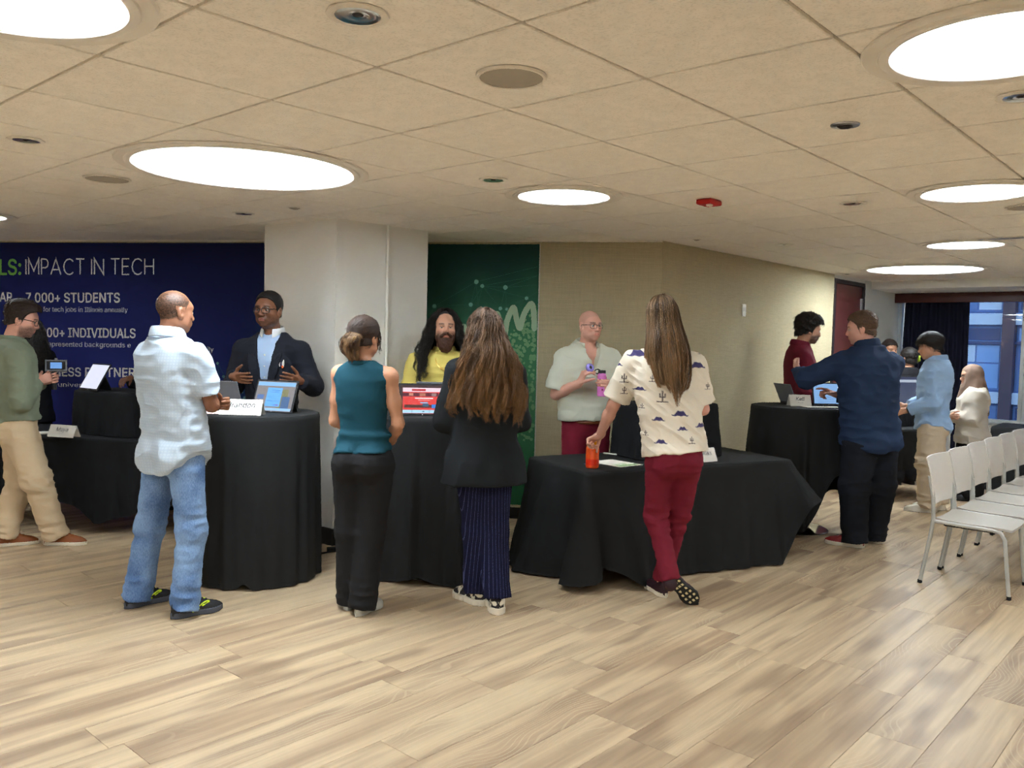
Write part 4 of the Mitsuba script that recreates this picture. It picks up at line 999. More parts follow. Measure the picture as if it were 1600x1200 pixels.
def cap_hair(M, s, th, zmin, seed=0, amp=.006, freq=55, h=.0045, wide=1.0, stretch=(1, 1, 1), shift=(0, -.012, .034), side=None):
    """short hair: a shell of thickness th(x, y, z) round the skull, kept above zmin(y)"""
    fd = Field(); A = M[:3, :3]; c = (M @ [*(np.array(shift) * s), 1])[:3]; o = M[:3, 3]
    ax = np.array([.076 * wide, .097, .084]) * s; T_ = .05 * s
    def fn(X, Y, Z):
        x, y, z = X - o[0], Y - o[1], Z - o[2]
        u = [(A[0, i] * x + A[1, i] * y + A[2, i] * z) / s for i in range(3)]
        v = [u[i] - shift[i] for i in range(3)]; a_ = ax / s
        k0 = np.sqrt((v[0] / a_[0]) ** 2 + (v[1] / a_[1]) ** 2 + (v[2] / a_[2]) ** 2); k1 = np.sqrt((v[0] / a_[0] ** 2) ** 2 + (v[1] / a_[1] ** 2) ** 2 + (v[2] / a_[2] ** 2) ** 2) + 1e-9
        d = k0 * (k0 - 1) / k1
        d2 = np.sqrt((u[0] / .062) ** 2 + ((u[1] + .03) / .062) ** 2 + ((u[2] + .03) / .075) ** 2); d = np.minimum(d, (d2 - 1) * .058)
        lo = np.interp(u[1], *zmin); 
        if side is not None: lo = lo + side(u[0])
        return s * np.maximum(d - th(u[0], u[1], u[2]), lo - u[2])
    fd.add(fn, c - ax - T_, c + ax + T_, .004)
    def dsp(p):
        q = (p - o) @ A / s * freq * np.array(stretch)
        return -amp * s * (meshkit.noise(q, seed) + .5 * meshkit.noise(q * 2.3, seed + 1) - .75)
    return fd.mesh(h, disp=dsp, band=.02)

def strands(paths, r0, r1, n=3):
    """many thin tubes: paths (N, S, 3)"""
    P = np.asarray(paths); N, S = P.shape[:2]
    tg = np.gradient(P, axis=1); tg /= np.linalg.norm(tg, axis=2, keepdims=True) + 1e-9
    a = np.cross(tg, [.31, .22, .92]); a /= np.linalg.norm(a, axis=2, keepdims=True) + 1e-9; b = np.cross(tg, a)
    r = np.linspace(1, 0, S) ** .6 * (np.asarray(r0).reshape(-1, 1) - r1) + r1
    an = np.arange(n) * 2 * np.pi / n
    V = P[:, :, None] + r[:, :, None, None] * (np.cos(an)[None, None, :, None] * a[:, :, None] + np.sin(an)[None, None, :, None] * b[:, :, None])
    base = (np.arange(N) * S * n)[:, None, None]; i, j = np.arange(S - 1)[None, :, None], np.arange(n)[None, None, :]
    q = np.stack([base + i * n + j, base + i * n + (j + 1) % n, base + (i + 1) * n + (j + 1) % n, base + (i + 1) * n + j], -1).reshape(-1, 4)
    return trimesh.Trimesh(V.reshape(-1, 3), np.vstack([q[:, [0, 1, 2]], q[:, [0, 2, 3]]]), process=False)

def guided_hair(t, guides, n, seed, cols, tip=None, wave=0.0, wl=.09, jit=.012, r=.0022, base_r=.02, base=True, key='hair_strand', S=18, h=.007, m='hair', locks=60, hc=None, fill=.36):
    """long hair: guides = polylines root to tip, neighbours in order. Strands gather in locks that share a path and a wave; a soft core lies under them"""
    rg = np.random.default_rng(seed); G = np.array([smoothline(g, S) for g in guides]); K = len(G)
    lock = rg.integers(0, locks, n); ul = (np.arange(locks) + rg.random(locks)) / locks * (K - 1)
    u = np.clip(ul[lock] + rg.normal(size=n) * .24, 0, K - 1 - 1e-6); i = np.minimum(u.astype(int), K - 2); f = (u - i)[:, None, None]
    uc = np.clip(ul[lock], 0, K - 1 - 1e-6); ic = np.minimum(uc.astype(int), K - 2); fc = (uc - ic)[:, None, None]
    s_ = np.linspace(0, 1, S)[None, :, None]; own = G[i] * (1 - f) + G[i + 1] * f; mid = G[ic] * (1 - fc) + G[ic + 1] * fc
    gather = .25 + .45 * s_; P = own * (1 - gather) + mid * gather
    P = P + rg.normal(size=(locks, 1, 3))[lock] * jit * (.2 + 1.0 * s_) + rg.normal(size=(n, 1, 3)) * jit * (.42 - .10 * s_)
    L = np.linalg.norm(np.diff(P, axis=1), axis=2).sum(1)[:, None, None]
    ph = rg.random((locks, 1, 1))[lock] * 6.3 + rg.normal(size=(n, 1, 1)) * .45; ph2 = rg.random((locks, 1, 1))[lock] * 6.3
    w = wave * np.clip(s_ * 2.5 - .35, 0, 1); kk = L * s_ / (wl * rg.uniform(.8, 1.25, (locks, 1, 1))[lock]) * 2 * np.pi
    P = P + w * np.concatenate([np.sin(kk + ph), np.cos(kk + ph), .3 * np.sin(kk * 1.3 + ph2)], 2)
    cut = (.82 + .18 * rg.random(locks))[lock] * rg.uniform(.93, 1.05, n); idx = np.linspace(0, 1, S)[None] * cut[:, None] * (S - 1)
    i0 = np.clip(idx.astype(int), 0, S - 2); fr = np.clip(idx - i0, 0, 1.2)[..., None]; ar = np.arange(n)[:, None]
    P = P[ar, i0] * (1 - fr) + P[ar, i0 + 1] * fr
    m_ = strands(P, r * rg.uniform(.6, 1.4, n), r * .3)
    C = np.array(cols)[rg.integers(0, len(cols), locks)][lock][:, None, None, :] * rg.uniform(.82, 1.18, (n, 1, 1, 1))
    C = np.broadcast_to(C, (n, S, 3, 3)).copy()
    if tip is not None:
        k_ = np.clip((np.linspace(0, 1, S) - .38) / .5, 0, 1)[None, :, None, None] * rg.uniform(.2, 1.0, (locks, 1, 1, 1))[lock]; C = C * (1 - k_) + np.array(tip) * k_
    part(key, t, m_, m, smooth=True, color=C.reshape(-1, 3), kind='stuff')
    if base:
        fd = Field(); Gs = np.array([resample(g, 9) for g in G]); cen = Gs.mean(0); Gs = Gs + (cen[None] - Gs) * np.linspace(.10, .26, 9)[None, :, None]
        br = base_r * fill
        if hc is not None:
            v = hc - Gs; v /= np.linalg.norm(v, axis=2, keepdims=True); Gs = Gs + v * br * 1.15 * np.clip(1.25 - np.linspace(0, 1, 9) * 2.2, 0, 1)[None, :, None]
        for a in range(K):
            for b in (0, .33, .67) if a < K - 1 else (0,):
                g = Gs[a] * (1 - b) + Gs[min(a + 1, K - 1)] * b
                for j in range(7): fd.cone(g[j], g[j + 1], br, br, .012)
        mb_ = fd.mesh(h, disp=fabric((70, 70, 10), .004, seed), band=.02)
        cb = np.tile(np.mean(cols, 0) * .78, (len(mb_.vertices), 1)) * (.6 + .8 * meshkit.noise(mb_.vertices * [210, 210, 14], seed))[:, None]
        if tip is not None:
            z = mb_.vertices[:, 2]; k_ = np.clip((z.max() - z) / (z.max() - z.min()) * 1.6 - .8, 0, 1)[:, None] * .6; cb = cb * (1 - k_) + np.array(tip) * .6 * k_
        part('hair_mass', t, mb_, 'hair_dull', smooth=True, color=cb)

# ------------------------------------------------------------------ shoes
def shoe(t, ank, yaw, sole_m, upper_m, pitch=0.0, L=.285, high=False, laces=None, accent=None, sole_h=.028, w=1.0, chunky=0.0, tread=None, upper_vc=None, roll=0.0, toe_spring=.0):
    """ank: point on the ground under the ankle; yaw as for people; pitch > 0 lifts the heel about the toe"""
    f = np.array([math.sin(yaw), math.cos(yaw), 0]); r = np.array([math.cos(yaw), -math.sin(yaw), 0]); Mx = frame(r, f, (0, 0, 1), ank)
    if pitch or roll:
        piv = np.array([0, L * .70, 0]); c, s_ = math.cos(-pitch), math.sin(-pitch)
        Rx = np.eye(4); Rx[1:3, 1:3] = [[c, -s_], [s_, c]]; Ry = np.eye(4); cr_, sr_ = math.cos(roll), math.sin(roll); Ry[0, 0], Ry[0, 2], Ry[2, 0], Ry[2, 2] = cr_, sr_, -sr_, cr_
        Tp = np.eye(4); Tp[:3, 3] = piv; Tn = np.eye(4); Tn[:3, 3] = -piv; Mx = Mx @ Tp @ Ry @ Rx @ Tn
    y0, y1 = -.26 * L, .74 * L
    yk = np.linspace(0, 1, 9); wd = np.array([.004, .030, .034, .031, .033, .042, .045, .034, .004]) * w * (L / .285)
    hh = np.array([.062, .085, .090, .092, .080, .062, .050, .040, .018]) + sole_h * .55 + (.04 * (yk < .45) if high else 0)
    from scipy.interpolate import PchipInterpolator
    Wf, Hf = PchipInterpolator(yk, wd), PchipInterpolator(yk, hh)
    fs = Field(); fu = Field()
    def sole(X, Y, Z):
        u = np.clip((Y - y0) / (y1 - y0), 0, 1); d = np.abs(X + .006 * np.sin(u * 3)) - Wf(u) * 1.07 - chunky * .006 * (1 + np.sin(Y * 160) * .5); e = np.maximum(y0 - .004 - Y, Y - y1 - .004)
        spring = toe_spring * np.clip(u - .7, 0, 1) ** 2 * 4
        return np.maximum(np.maximum(d * .8, e), np.maximum(spring - Z, Z - sole_h - .010 * np.clip(.35 - u, 0, 1) - spring))
    fs.add(sole, (-.06, y0 - .006, 0), (.06, y1 + .006, sole_h + .02), .006)
    def upper(X, Y, Z):
        u = np.clip((Y - y0) / (y1 - y0), 0, 1); W, H = Wf(u), Hf(u); e = np.maximum(y0 - Y, Y - y1)
        zz = np.clip((Z - sole_h * .5) / np.maximum(H - sole_h * .5, .01), 0, 2); prof = np.sqrt(np.clip(1 - np.clip(zz, 0, 1) ** 2.6, 0, 1))
        d = np.abs(X + .006 * np.sin(u * 3)) - W * np.maximum(prof, .0) - .001
        return np.maximum(np.maximum(d * .7, e), np.maximum(sole_h * .4 - Z, (Z - H) * .8))
    fu.add(upper, (-.055, y0, 0), (.055, y1, .16), .006)
    ms = fs.mesh(.0055); mu = fu.mesh(.005)
    ex = {}
    part('shoe_sole', t, moved(ms, Mx), sole_m, smooth=45)
    if upper_vc is not None: part('shoe', t, moved(mu, Mx), upper_m, smooth=True, color=upper_vc(mu.vertices))
    else: part('shoe', t, moved(mu, Mx), upper_m, smooth=55)
    if laces:
        out = []
        for k_ in range(4):
            u = .44 + k_ * .075; y = y0 + u * (y1 - y0); z = float(Hf(u)); wz = float(Wf(u))
            out.append(tube([(-wz * .55, y, z * .90), (0, y + .004, z + .003), (wz * .55, y, z * .90)], .003, 6))
        part('laces', t, moved(cat_(out), Mx), laces, smooth=40)
    if accent:
        for sx in (-1, 1):
            u = [.42, .60, .72, .55, .70]; P_ = []
            q = [(.36, .030), (.62, .070), (.70, .066), (.55, .052), (.50, .040)]
            pts = []
            for uu, z in q:
                H, W = float(Hf(uu)), float(Wf(uu)); zz = np.clip((z - sole_h * .5) / (H - sole_h * .5), 0, .98); pts.append((sx * (W * math.sqrt(max(0, 1 - zz ** 2.6)) + .0025) - .006 * math.sin(uu * 3), y0 + uu * (y1 - y0), z))
            part('side_mark', t, moved(tube(smoothline([pts[4], pts[0], pts[1], pts[2], pts[3]], 20), .0045, 6), Mx), accent, smooth=40)
    if tread:
        out = []
        for i in range(7):
            for j in (-1, 0, 1):
                u = .12 + i * .12; y = y0 + u * (y1 - y0)
                if .38 < u < .52 and j == 0: continue
                out.append(box(.014, .016, .004, (j * float(Wf(u)) * .58, y, -.0012), bev=.001))
        part('tread', t, moved(cat_(out), Mx), tread, kind='stuff')
    return Mx

# ------------------------------------------------------------------ people
MALE = dict(ts=[-.30, -.16, -.04, .12, .26, .40, .50, .56], w=[.150, .168, .160, .148, .158, .172, .145, .068], f=[.085, .098, .100, .096, .108, .112, .085, .055], b=[.090, .110, .095, .082, .098, .108, .092, .060])
FEMALE = dict(ts=[-.30, -.16, -.04, .12, .26, .40, .50, .56], w=[.155, .170, .150, .122, .135, .145, .128, .070], f=[.080, .092, .088, .082, .108, .100, .070, .048], b=[.100, .118, .092, .072, .085, .095, .080, .052])
class Person:
    """joints in a frame standing at (x, y): r to the person's right, f forward, u up; yaw 0 looks away from the camera (+y), positive turns to the right"""
    def __init__(self, label, x, y, yaw, J, skin, sex='m', bulk=1.0, depth=1.0, group=None):
        self.t = thing('person', label, 'person', group); self.o = np.array([x, y, 0.0]); a = math.radians(yaw); self.yaw = a
        self.F = np.array([math.sin(a), math.cos(a), 0]); self.R = np.array([math.cos(a), -math.sin(a), 0]); self.Z = np.array([0, 0, 1.0])
        self.J = {k: self.o + self.R * v[0] + self.F * v[1] + self.Z * v[2] for k, v in J.items()}
        self.raw = J; self.skin = np.array(skin, float); self.bd = dict(MALE if sex == 'm' else FEMALE); self.bulk, self.depth = bulk, depth; self.sex = sex
        J = self.J; self.body = Field(); self.fine = []
        self.U = norm(J['neck'] - J['pel']); self.Lt = np.linalg.norm(J['neck'] - J['pel'])
        sh = J['shR'] - J['shL']; self.Rt = norm(sh - self.U * (sh @ self.U)) * 1.0; self.Rt = norm(self.R * .45 + self.Rt * .55); self.Rt = norm(self.Rt - self.U * (self.Rt @ self.U)); self.Ft = np.cross(self.U, self.Rt); self.Rt = norm(self.Rt)
        if self.Ft @ self.F < 0: self.Ft = -self.Ft
    def P(self, r, f, u): return self.o + self.R * r + self.F * f + self.Z * u
    def torso(self, fd, ease=0.0, t0=None, t1=None, k=.04, bottom=None, belly=0.0, scale=None):
        B = self.bd; ts = np.array(B['ts']) * self.Lt / .55; w = np.array(B['w']) * self.bulk + ease; f = np.array(B['f']) * self.depth + ease; b = np.array(B['b']) * self.depth + ease
        f = f + belly * np.exp(-((ts - .05) / .16) ** 2)
        if scale is not None: w = w + np.interp(ts, *scale); f = f + np.interp(ts, *scale) * .6; b = b + np.interp(ts, *scale) * .6
        if t0 is not None:
            tt = np.linspace(t0, t1 if t1 is not None else ts[-1], 9); w, f, b = np.interp(tt, ts, w), np.interp(tt, ts, f), np.interp(tt, ts, b); ts = tt
        fd.loft(self.J['pel'], self.Rt, self.Ft, self.U, ts, w, f, b, k=k, bottom=bottom)
    def head(self, c, yaw=0.0, pitch=0.0, roll=0.0, s=1.0, opts=None, eyes=True, jaw=1.0, wide=1.0, iris=(.05, .03, .02), look=(0, 1, 0), h=.0034, nose=1.0, lid=None):
        """c: head centre as r, f, u; yaw relative to the body, + to the person's right; pitch + looks up"""
        a, p, q = self.yaw + math.radians(yaw), math.radians(pitch), math.radians(roll)
        f = np.array([math.sin(a) * math.cos(p), math.cos(a) * math.cos(p), math.sin(p)]); r = np.array([math.cos(a), -math.sin(a), 0]); u = np.cross(r, f)
        r, u = r * math.cos(q) + u * math.sin(q), u * math.cos(q) - r * math.sin(q)
        self.hM = frame(r, f, u, self.P(*c)); self.hs = s; self.hopts = opts or {}; self.hwide = wide
        head_field(self.body, self.hM, s, jaw, wide, nose)
        top = (self.hM @ [0, -.022 * s, -.055 * s, 1])[:3]; nk = self.J['neck']
        self.body.cone(top, nk - self.U * .01, (.054 if self.sex == 'm' else .045) * s, (.060 if self.sex == 'm' else .050) * s, .03)
        self.hh = h; self.heye = (eyes, iris, look, lid)
    def hand(self, wr, d, palm, side, pose, s=1.0):
        V = lambda v: self.R * v[0] + self.F * v[1] + self.Z * v[2]
        w = self.J[wr] if isinstance(wr, str) else self.P(*wr)
        hand(self.body, w, V(d), V(palm), V(side), POSES[pose] if isinstance(pose, str) else pose, s)
        self.fine.append((w + norm(V(d)) * .09, .135))
    def arm(self, s, r=1.0):
        J = self.J; a, e, w = J['sh' + s], J['el' + s], J['wr' + s]
        self.body.cone(a, a * .45 + e * .55, .050 * r, .044 * r, .03); self.body.cone(a * .45 + e * .55, e, .044 * r, .038 * r, .03)
        self.body.cone(e, e * .65 + w * .35, .040 * r, .040 * r, .02); self.body.cone(e * .65 + w * .35, w, .040 * r, .0265 * r, .02)
    def legs(self):
        J = self.J
        for s, sg in (('L', -1), ('R', 1)):
            hip = J.get('hip' + s, J['pel'] + self.R * sg * .085 - self.Z * .04)
            hip = hip - self.Z * .03 + self.F * .01; self.body.cone(hip, J['knee' + s], .060, .044, .03); self.body.cone(J['knee' + s], J['ank' + s], .044, .032, .03)
    def finish_body(self, bare_arms=(), coarse=.014):
        J = self.J; self.torso(self.body, -.030, -.06, k=.04)
        nk = J['neck']
        for s in 'LR': self.body.cone(nk - self.U * .045, J['sh' + s], .048, .050, .03)
        self.legs(); m = []
        c = self.hM[:3, 3]; H = .175 * self.hs
        boxes = [(c - [H, H, .205 * self.hs], c + [H, H, .16 * self.hs], self.hh)]
        for w, r in self.fine: boxes.append((w - r, w + r, .0036))
        for s in bare_arms:
            q = np.array([J['sh' + s], J['el' + s], J['wr' + s]]); boxes.append((q.min(0) - .07, q.max(0) + .07, .006))
        for i, (lo, hi, h) in enumerate(boxes):
            x = self.body.mesh(h, lo, hi)
            for lo2, hi2, _ in [b for j, b in enumerate(boxes) if j != i and b[2] < h]: x = drop_inside(x, lo2 + .008, hi2 - .008)
            if len(x.faces): m.append(x)
        x = self.body.mesh(coarse)
        for lo, hi, _ in boxes: x = drop_inside(x, lo + .02, hi - .02)
        m.append(x); n0 = len(m[0].vertices); mesh = cat_(m)
        col = np.tile(self.skin, (len(mesh.vertices), 1))
        inv = np.linalg.norm(mesh.vertices - c, axis=1) < .2 * self.hs
        col[inv] = head_colour(mesh.vertices[inv], self.hM, self.hs, self.skin, self.hopts)
        part('body', self.t, mesh, 'skin', smooth=True, color=col)
        if self.heye[0]: eyes_for(self.t, self.hM, self.hs, self.heye[2], self.heye[1], self.hwide, self.heye[3], self.skin)
    # ---- clothes
    def trousers(self, m, ease=.014, hem=.045, thigh=.088, knee=.066, cuff=.066, waist=.07, seed=0, amp=.006, h=.0095, disp=None, color=None, name='trousers', scale=(9, 9, 20), top=.10, seat=0.0, cuffs=None, under=None):
        fd = Field(); J = self.J
        self.torso(fd, ease - .006, -.15, top, k=.07, bottom=lambda r, f: -.15 + .09 * np.minimum((r / .16) ** 2 + (f / .11) ** 2, 1.6)); fd.ell(J['pel'] - self.Z * .10, (.105 * self.bulk, .085, .09), np.stack([self.R, self.F, self.Z], 1), .07)
        if seat:
            for sg in (-1, 1): fd.ell(J['pel'] + self.R * sg * .072 - self.F * (.070 + seat) - self.Z * .085, (.082, .07, .095), np.stack([self.R, self.F, self.Z], 1), .05)
        for s, sg in (('L', -1), ('R', 1)):
            hip = J.get('hip' + s, J['pel'] + self.R * sg * .085 - self.Z * .06); kn, an = J['knee' + s], J['ank' + s]
            fd.cone(hip, kn, thigh + ease, knee + ease * .8, .03)
            d = an - kn; lo = kn + d * ((kn[2] - (cuffs or {}).get(s, hem)) / max(kn[2] - an[2], .05)) if s not in (cuffs or {}) or (cuffs or {}).get(s) is not None else an
            if abs(d[2]) < .25: lo = an
            fd.sleeve(kn, lo, knee + ease * .8, cuff + ease * .3, .03)
        if under:
            pz, U_, t0_ = J['pel'], self.U, (under[0] - J['pel'][2]) / self.U[2] + .035
            def cut(X, Y, Z):
                x, y, z = X - pz[0], Y - pz[1], Z - pz[2]; r_ = self.Rt[0] * x + self.Rt[1] * y + self.Rt[2] * z; f_ = self.Ft[0] * x + self.Ft[1] * y + self.Ft[2] * z
                return t0_ + (under[1](r_, f_) if under[1] else 0) - (U_[0] * x + U_[1] * y + U_[2] * z)
            fd.add(cut, pz - .3, pz + .3, .004, 's')
        fo = fabric(scale, amp, seed) if disp is None else disp
        kz = np.array([J['kneeL'], J['kneeR'], J['ankL'], J['ankR']])
        def dd(p):
            w = .35 + 1.1 * np.exp(-((p[:, 2] - kz[:2, 2].mean()) / .12) ** 2) + 1.3 * np.exp(-((p[:, 2] - .10) / .10) ** 2) + .5 * np.exp(-((p[:, 2] - J['pel'][2] + .12) / .08) ** 2); return fo(p) * w
        ms = fd.mesh(h, disp=dd)
        part(name, self.t, ms, m, smooth=True, **({} if color is None else dict(color=color(ms.vertices))))
        return ms
    def top(self, m, hem, ease=.022, sleeve='long', sl_r=(.062, .052, .040), seed=0, amp=.006, h=.0095, bottom=None, color=None, name='shirt', belly=0.0, arms='LR', scale=(9, 9, 14), sl_end=None, shoulders=.056, scale_t=None, extra=None, disp=None, t1=None, cuff_k=1.0, seat=None):
        """hem: height of the lower edge above the floor; bottom(x, y) adds to it"""
        fd = Field(); J = self.J; t0 = (hem - J['pel'][2]) / self.U[2]
        bt_ = (lambda r, f: t0 + bottom(r, f)) if bottom else None
        self.torso(fd, ease, t0 - (.06 if bottom else 0), t1, k=.04, bottom=bt_, belly=belly, scale=scale_t)
        nk = J['neck']
        for s in 'LR':
            fd.cone(nk - self.U * .055, J['sh' + s] - self.U * .004, shoulders, shoulders, .04)
            if sleeve == 'none' or s not in arms: continue
            a, e, w = J['sh' + s], J['el' + s], J['wr' + s]
            if sleeve == 'short':
                k_ = (sl_end or .72); fd.sleeve(a, a + (e - a) * k_, sl_r[0], sl_r[1], .035)
            else:
                fd.cone(a, e, sl_r[0], sl_r[1], .035); d = w - e; fd.sleeve(e, e + d * (sl_end or .97), sl_r[1], sl_r[2], .03)
        if seat is not None:
            pz, U_ = J['pel'], self.U
            for sg in (-1, 1):
                sub_ = Field(); sub_.ell(J['pel'] + self.R * sg * .072 - self.F * (.070 + seat) - self.Z * .085, (.098, .088, .108), np.stack([self.R, self.F, self.Z], 1), .05); fn0, lo_, hi_, _, _ = sub_.prims[0]
                def fn(X, Y, Z, fn0=fn0):
                    x, y, z = X - pz[0], Y - pz[1], Z - pz[2]; r_ = self.Rt[0] * x + self.Rt[1] * y + self.Rt[2] * z; f_ = self.Ft[0] * x + self.Ft[1] * y + self.Ft[2] * z; t_ = U_[0] * x + U_[1] * y + U_[2] * z
                    return np.maximum(fn0(X, Y, Z), (bt_(r_, f_) if bt_ else t0) - t_)
                fd.add(fn, lo_, hi_, .03)
        if extra: extra(fd)
        fo = fabric(scale, amp, seed) if disp is None else disp
        ms = fd.mesh(h, disp=fo)
        part(name, self.t, ms, m, smooth=True, **({} if color is None else dict(color=color(ms.vertices))))
        return ms
    def collar(self, m, r=.068, h=.035, spread=1.25, open_deg=30, lift=.0, tilt=.0, name='collar', th=.004, front_drop=.02):
        """turned down collar band round the neck"""
        n = 40; a = np.radians(np.linspace(90 + open_deg / 2, 450 - open_deg / 2, n)); P_ = []
        c = self.J['neck'] + self.U * (.030 + lift); r = r * 1.08; h = h * 1.15
        for rad, z in ((1.0, 0), (1.02, h * .9), (1.07, h), (1.16, h * .75), (spread, -.006), (spread - .05, -.012), (1.05, h * .5)):
            fr = .5 + .5 * np.sin(a)
            zz = z - front_drop * fr * 1.2 - (.016 * fr ** 6 if rad > 1.15 else 0)
            P_.append(c + np.outer(np.cos(a) * r * rad, self.Rt) + np.outer(np.sin(a) * r * rad * 1.08 + tilt, self.Ft) + np.outer(zz, self.U))
        part(name, self.t, grid_mesh(np.stack(P_, 1)), m, smooth=50)
    def band(self, m, a, b, r, name='cuff', flare=1.0):
        """thin ring round a limb between a and b"""
        p = [a + (b - a) * k_ for k_ in (0, .05, .95, 1)]; part(name, self.t, tube(p, [r * .96, r, r * flare, r * .96 * flare], 18), m, smooth=40)
def drop_inside(m, lo, hi):
    c = m.triangles_center; keep = ~((c > lo) & (c < hi)).all(1)
    if keep.all(): return m
    q = m.copy(); q.update_faces(keep); q.remove_unreferenced_vertices(); return q
vmat('skin', .48, spec=.35); vmat('eye', .12); vmat('hair', .5, spec=.35); vmat('hair_dull', .6, spec=.25); vmat('fabric_vc', .8, spec=.2)
mat('frame_black', rgb(22, 18, 18), .25); mat('frame_clear', rgb(96, 80, 70), .2)
# ------------------------------------------------------------------ the people
def fab(key, col, rough=.85, sheen=.15, spec=.2): return mat('fabric_' + key, rgb(*col), rough, spec=spec, sheen=sheen)
for k_, c_ in dict(sage=(114, 122, 104), khaki=(190, 168, 138), sky=(200, 213, 226), blazer=(22, 24, 32), paleblue=(172, 196, 228), teal=(20, 62, 76), black=(27, 27, 29), yellow=(196, 178, 96), jacket=(24, 27, 30), ivory=(204, 207, 192), wine=(108, 27, 42),
                   wine2=(108, 28, 42), maroon=(92, 25, 38), navy=(35, 50, 76), darkjean=(24, 27, 34), oxford=(152, 182, 218), chino=(198, 180, 156), hijab=(128, 106, 93), cardigan=(192, 183, 170), dark=(20, 20, 24), collar_white=(222, 226, 230)).items(): fab(k_, c_)
def denim_col(p, n, uv):
    a = fbm(p.x * 300, p.y * 300, p.z * 90, octaves=2); b = fbm(p.x * 7, p.y * 7, p.z * 5, octaves=3)
    return mix(rgb(66, 92, 134), rgb(124, 150, 184), smoothstep(.25, .75, b * .75 + a * .25))
mat('fabric_denim', mikit.proc(denim_col), .85, spec=.15)
def check_col(p, n, uv):
    g = dr.maximum(smoothstep(.80, .9, dr.abs(dr.sin(p.z * 195))), smoothstep(.80, .9, dr.abs(dr.sin((p.x * .84 - p.y * .54) * 195))))
    return mix(rgb(180, 193, 206), rgb(152, 171, 193), g * .28)
mat('fabric_check', mikit.proc(check_col), .85, spec=.15)
def pin_col(p, n, uv):
    g = smoothstep(.965, .995, dr.abs(dr.sin((p.x * .94 + p.y * .34) * 165)))
    return mix(rgb(17, 19, 44), rgb(72, 76, 112), g * .7)
mat('fabric_pinstripe', mikit.proc(pin_col), .85, spec=.15)
mat('shoe_black', rgb(26, 26, 30), .6); mat('shoe_grey', rgb(70, 74, 84), .6); mat('lime_mark', rgb(206, 226, 40), .5); mat('shoe_brown', rgb(122, 68, 36), .6); mat('sole_white', rgb(222, 214, 196), .6); mat('shoe_silver', rgb(186, 186, 178), .35, metallic=.25); mat('shoe_white', rgb(226, 220, 206), .6)
mat('shoe_plum', rgb(48, 26, 34), .6); mat('sole_black', rgb(30, 30, 30), .7); mat('tread_cream', rgb(206, 192, 150), .6); mat('shoe_red', rgb(132, 44, 46), .6); mat('leather_brown', rgb(104, 58, 34), .5)
def cow_vc(v):
    q = meshkit.fbm(v * 46, 2, 4); return np.where((q > .505)[:, None], rgb(38, 34, 36), rgb(228, 220, 200))
SK = dict(light=rgb(208, 160, 138), pink=rgb(208, 156, 138), tan=rgb(184, 134, 106), olive=rgb(180, 134, 110), brown=rgb(130, 88, 66), deep=rgb(108, 70, 50))
HD = [np.array(rgb(*c)) for c in ((40, 30, 26), (52, 38, 32), (32, 25, 22))]; HB = [np.array(rgb(*c)) for c in ((26, 22, 20), (34, 28, 25), (20, 17, 16))]
HBR = [np.array(rgb(*c)) for c in ((104, 82, 66), (86, 66, 52), (122, 98, 80), (70, 52, 42))]; HBR2 = [np.array(rgb(*c)) for c in ((108, 84, 62), (88, 66, 48), (126, 100, 72), (66, 48, 36))]
def cap_part(P, M, s, th, zmin, cols, key='hair', m='hair_dull', fj=.28, fuzz=900, flen=.026, lift=.35, flow=(0, -.55, -.85), frad=.0014, curl=0.0, **kw):
    x = cap_hair(M, s, th, zmin, **kw); c = np.tile(np.mean(cols, 0), (len(x.vertices), 1)) * (.75 + .5 * meshkit.noise(((x.vertices - M[:3, 3]) @ M[:3, :3]) * [260, 260, 60], 3))[:, None]
    part(key, P.t, x, m, smooth=True, color=c)
    if not fuzz: return
    rg = np.random.default_rng(17); ar = x.area_faces; fi = rg.choice(len(ar), fuzz, p=ar / ar.sum()); p0 = x.triangles_center[fi]; nn = x.face_normals[fi]
    up = (nn @ M[:3, 2]) > -.55; p0, nn = p0[up], nn[up]; n = len(p0)
    d = np.array(flow) @ M[:3, :3].T; f = d - nn * (nn @ d)[:, None]; f /= np.linalg.norm(f, axis=1, keepdims=True) + 1e-6
    f = f + nn * lift + rg.normal(size=(n, 3)) * fj; f /= np.linalg.norm(f, axis=1, keepdims=True); L = flen * rg.uniform(.6, 1.3, n)[:, None, None] * s
    u = np.linspace(0, 1, 6)[None, :, None]; Pth = (p0 - nn * .003)[:, None] + f[:, None] * L * u - nn[:, None] * (L * u ** 2 * (lift * .8) + (L * u) ** 2 / .20)
    if curl: Pth = Pth + curl * np.concatenate([np.sin(u * 9 + rg.random((n, 1, 1)) * 6), np.cos(u * 9 + rg.random((n, 1, 1)) * 6), np.sin(u * 7 + rg.random((n, 1, 1)) * 6)], 2) * u
    mm = strands(Pth, frad * rg.uniform(.7, 1.5, n), frad * .3); C = np.repeat(np.array(cols)[rg.integers(0, len(cols), n)] * rg.uniform(.7, 1.5, (n, 1)), 18, axis=0)
    part('hair_tuft', P.t, mm, 'hair', smooth=True, color=C, kind='stuff')
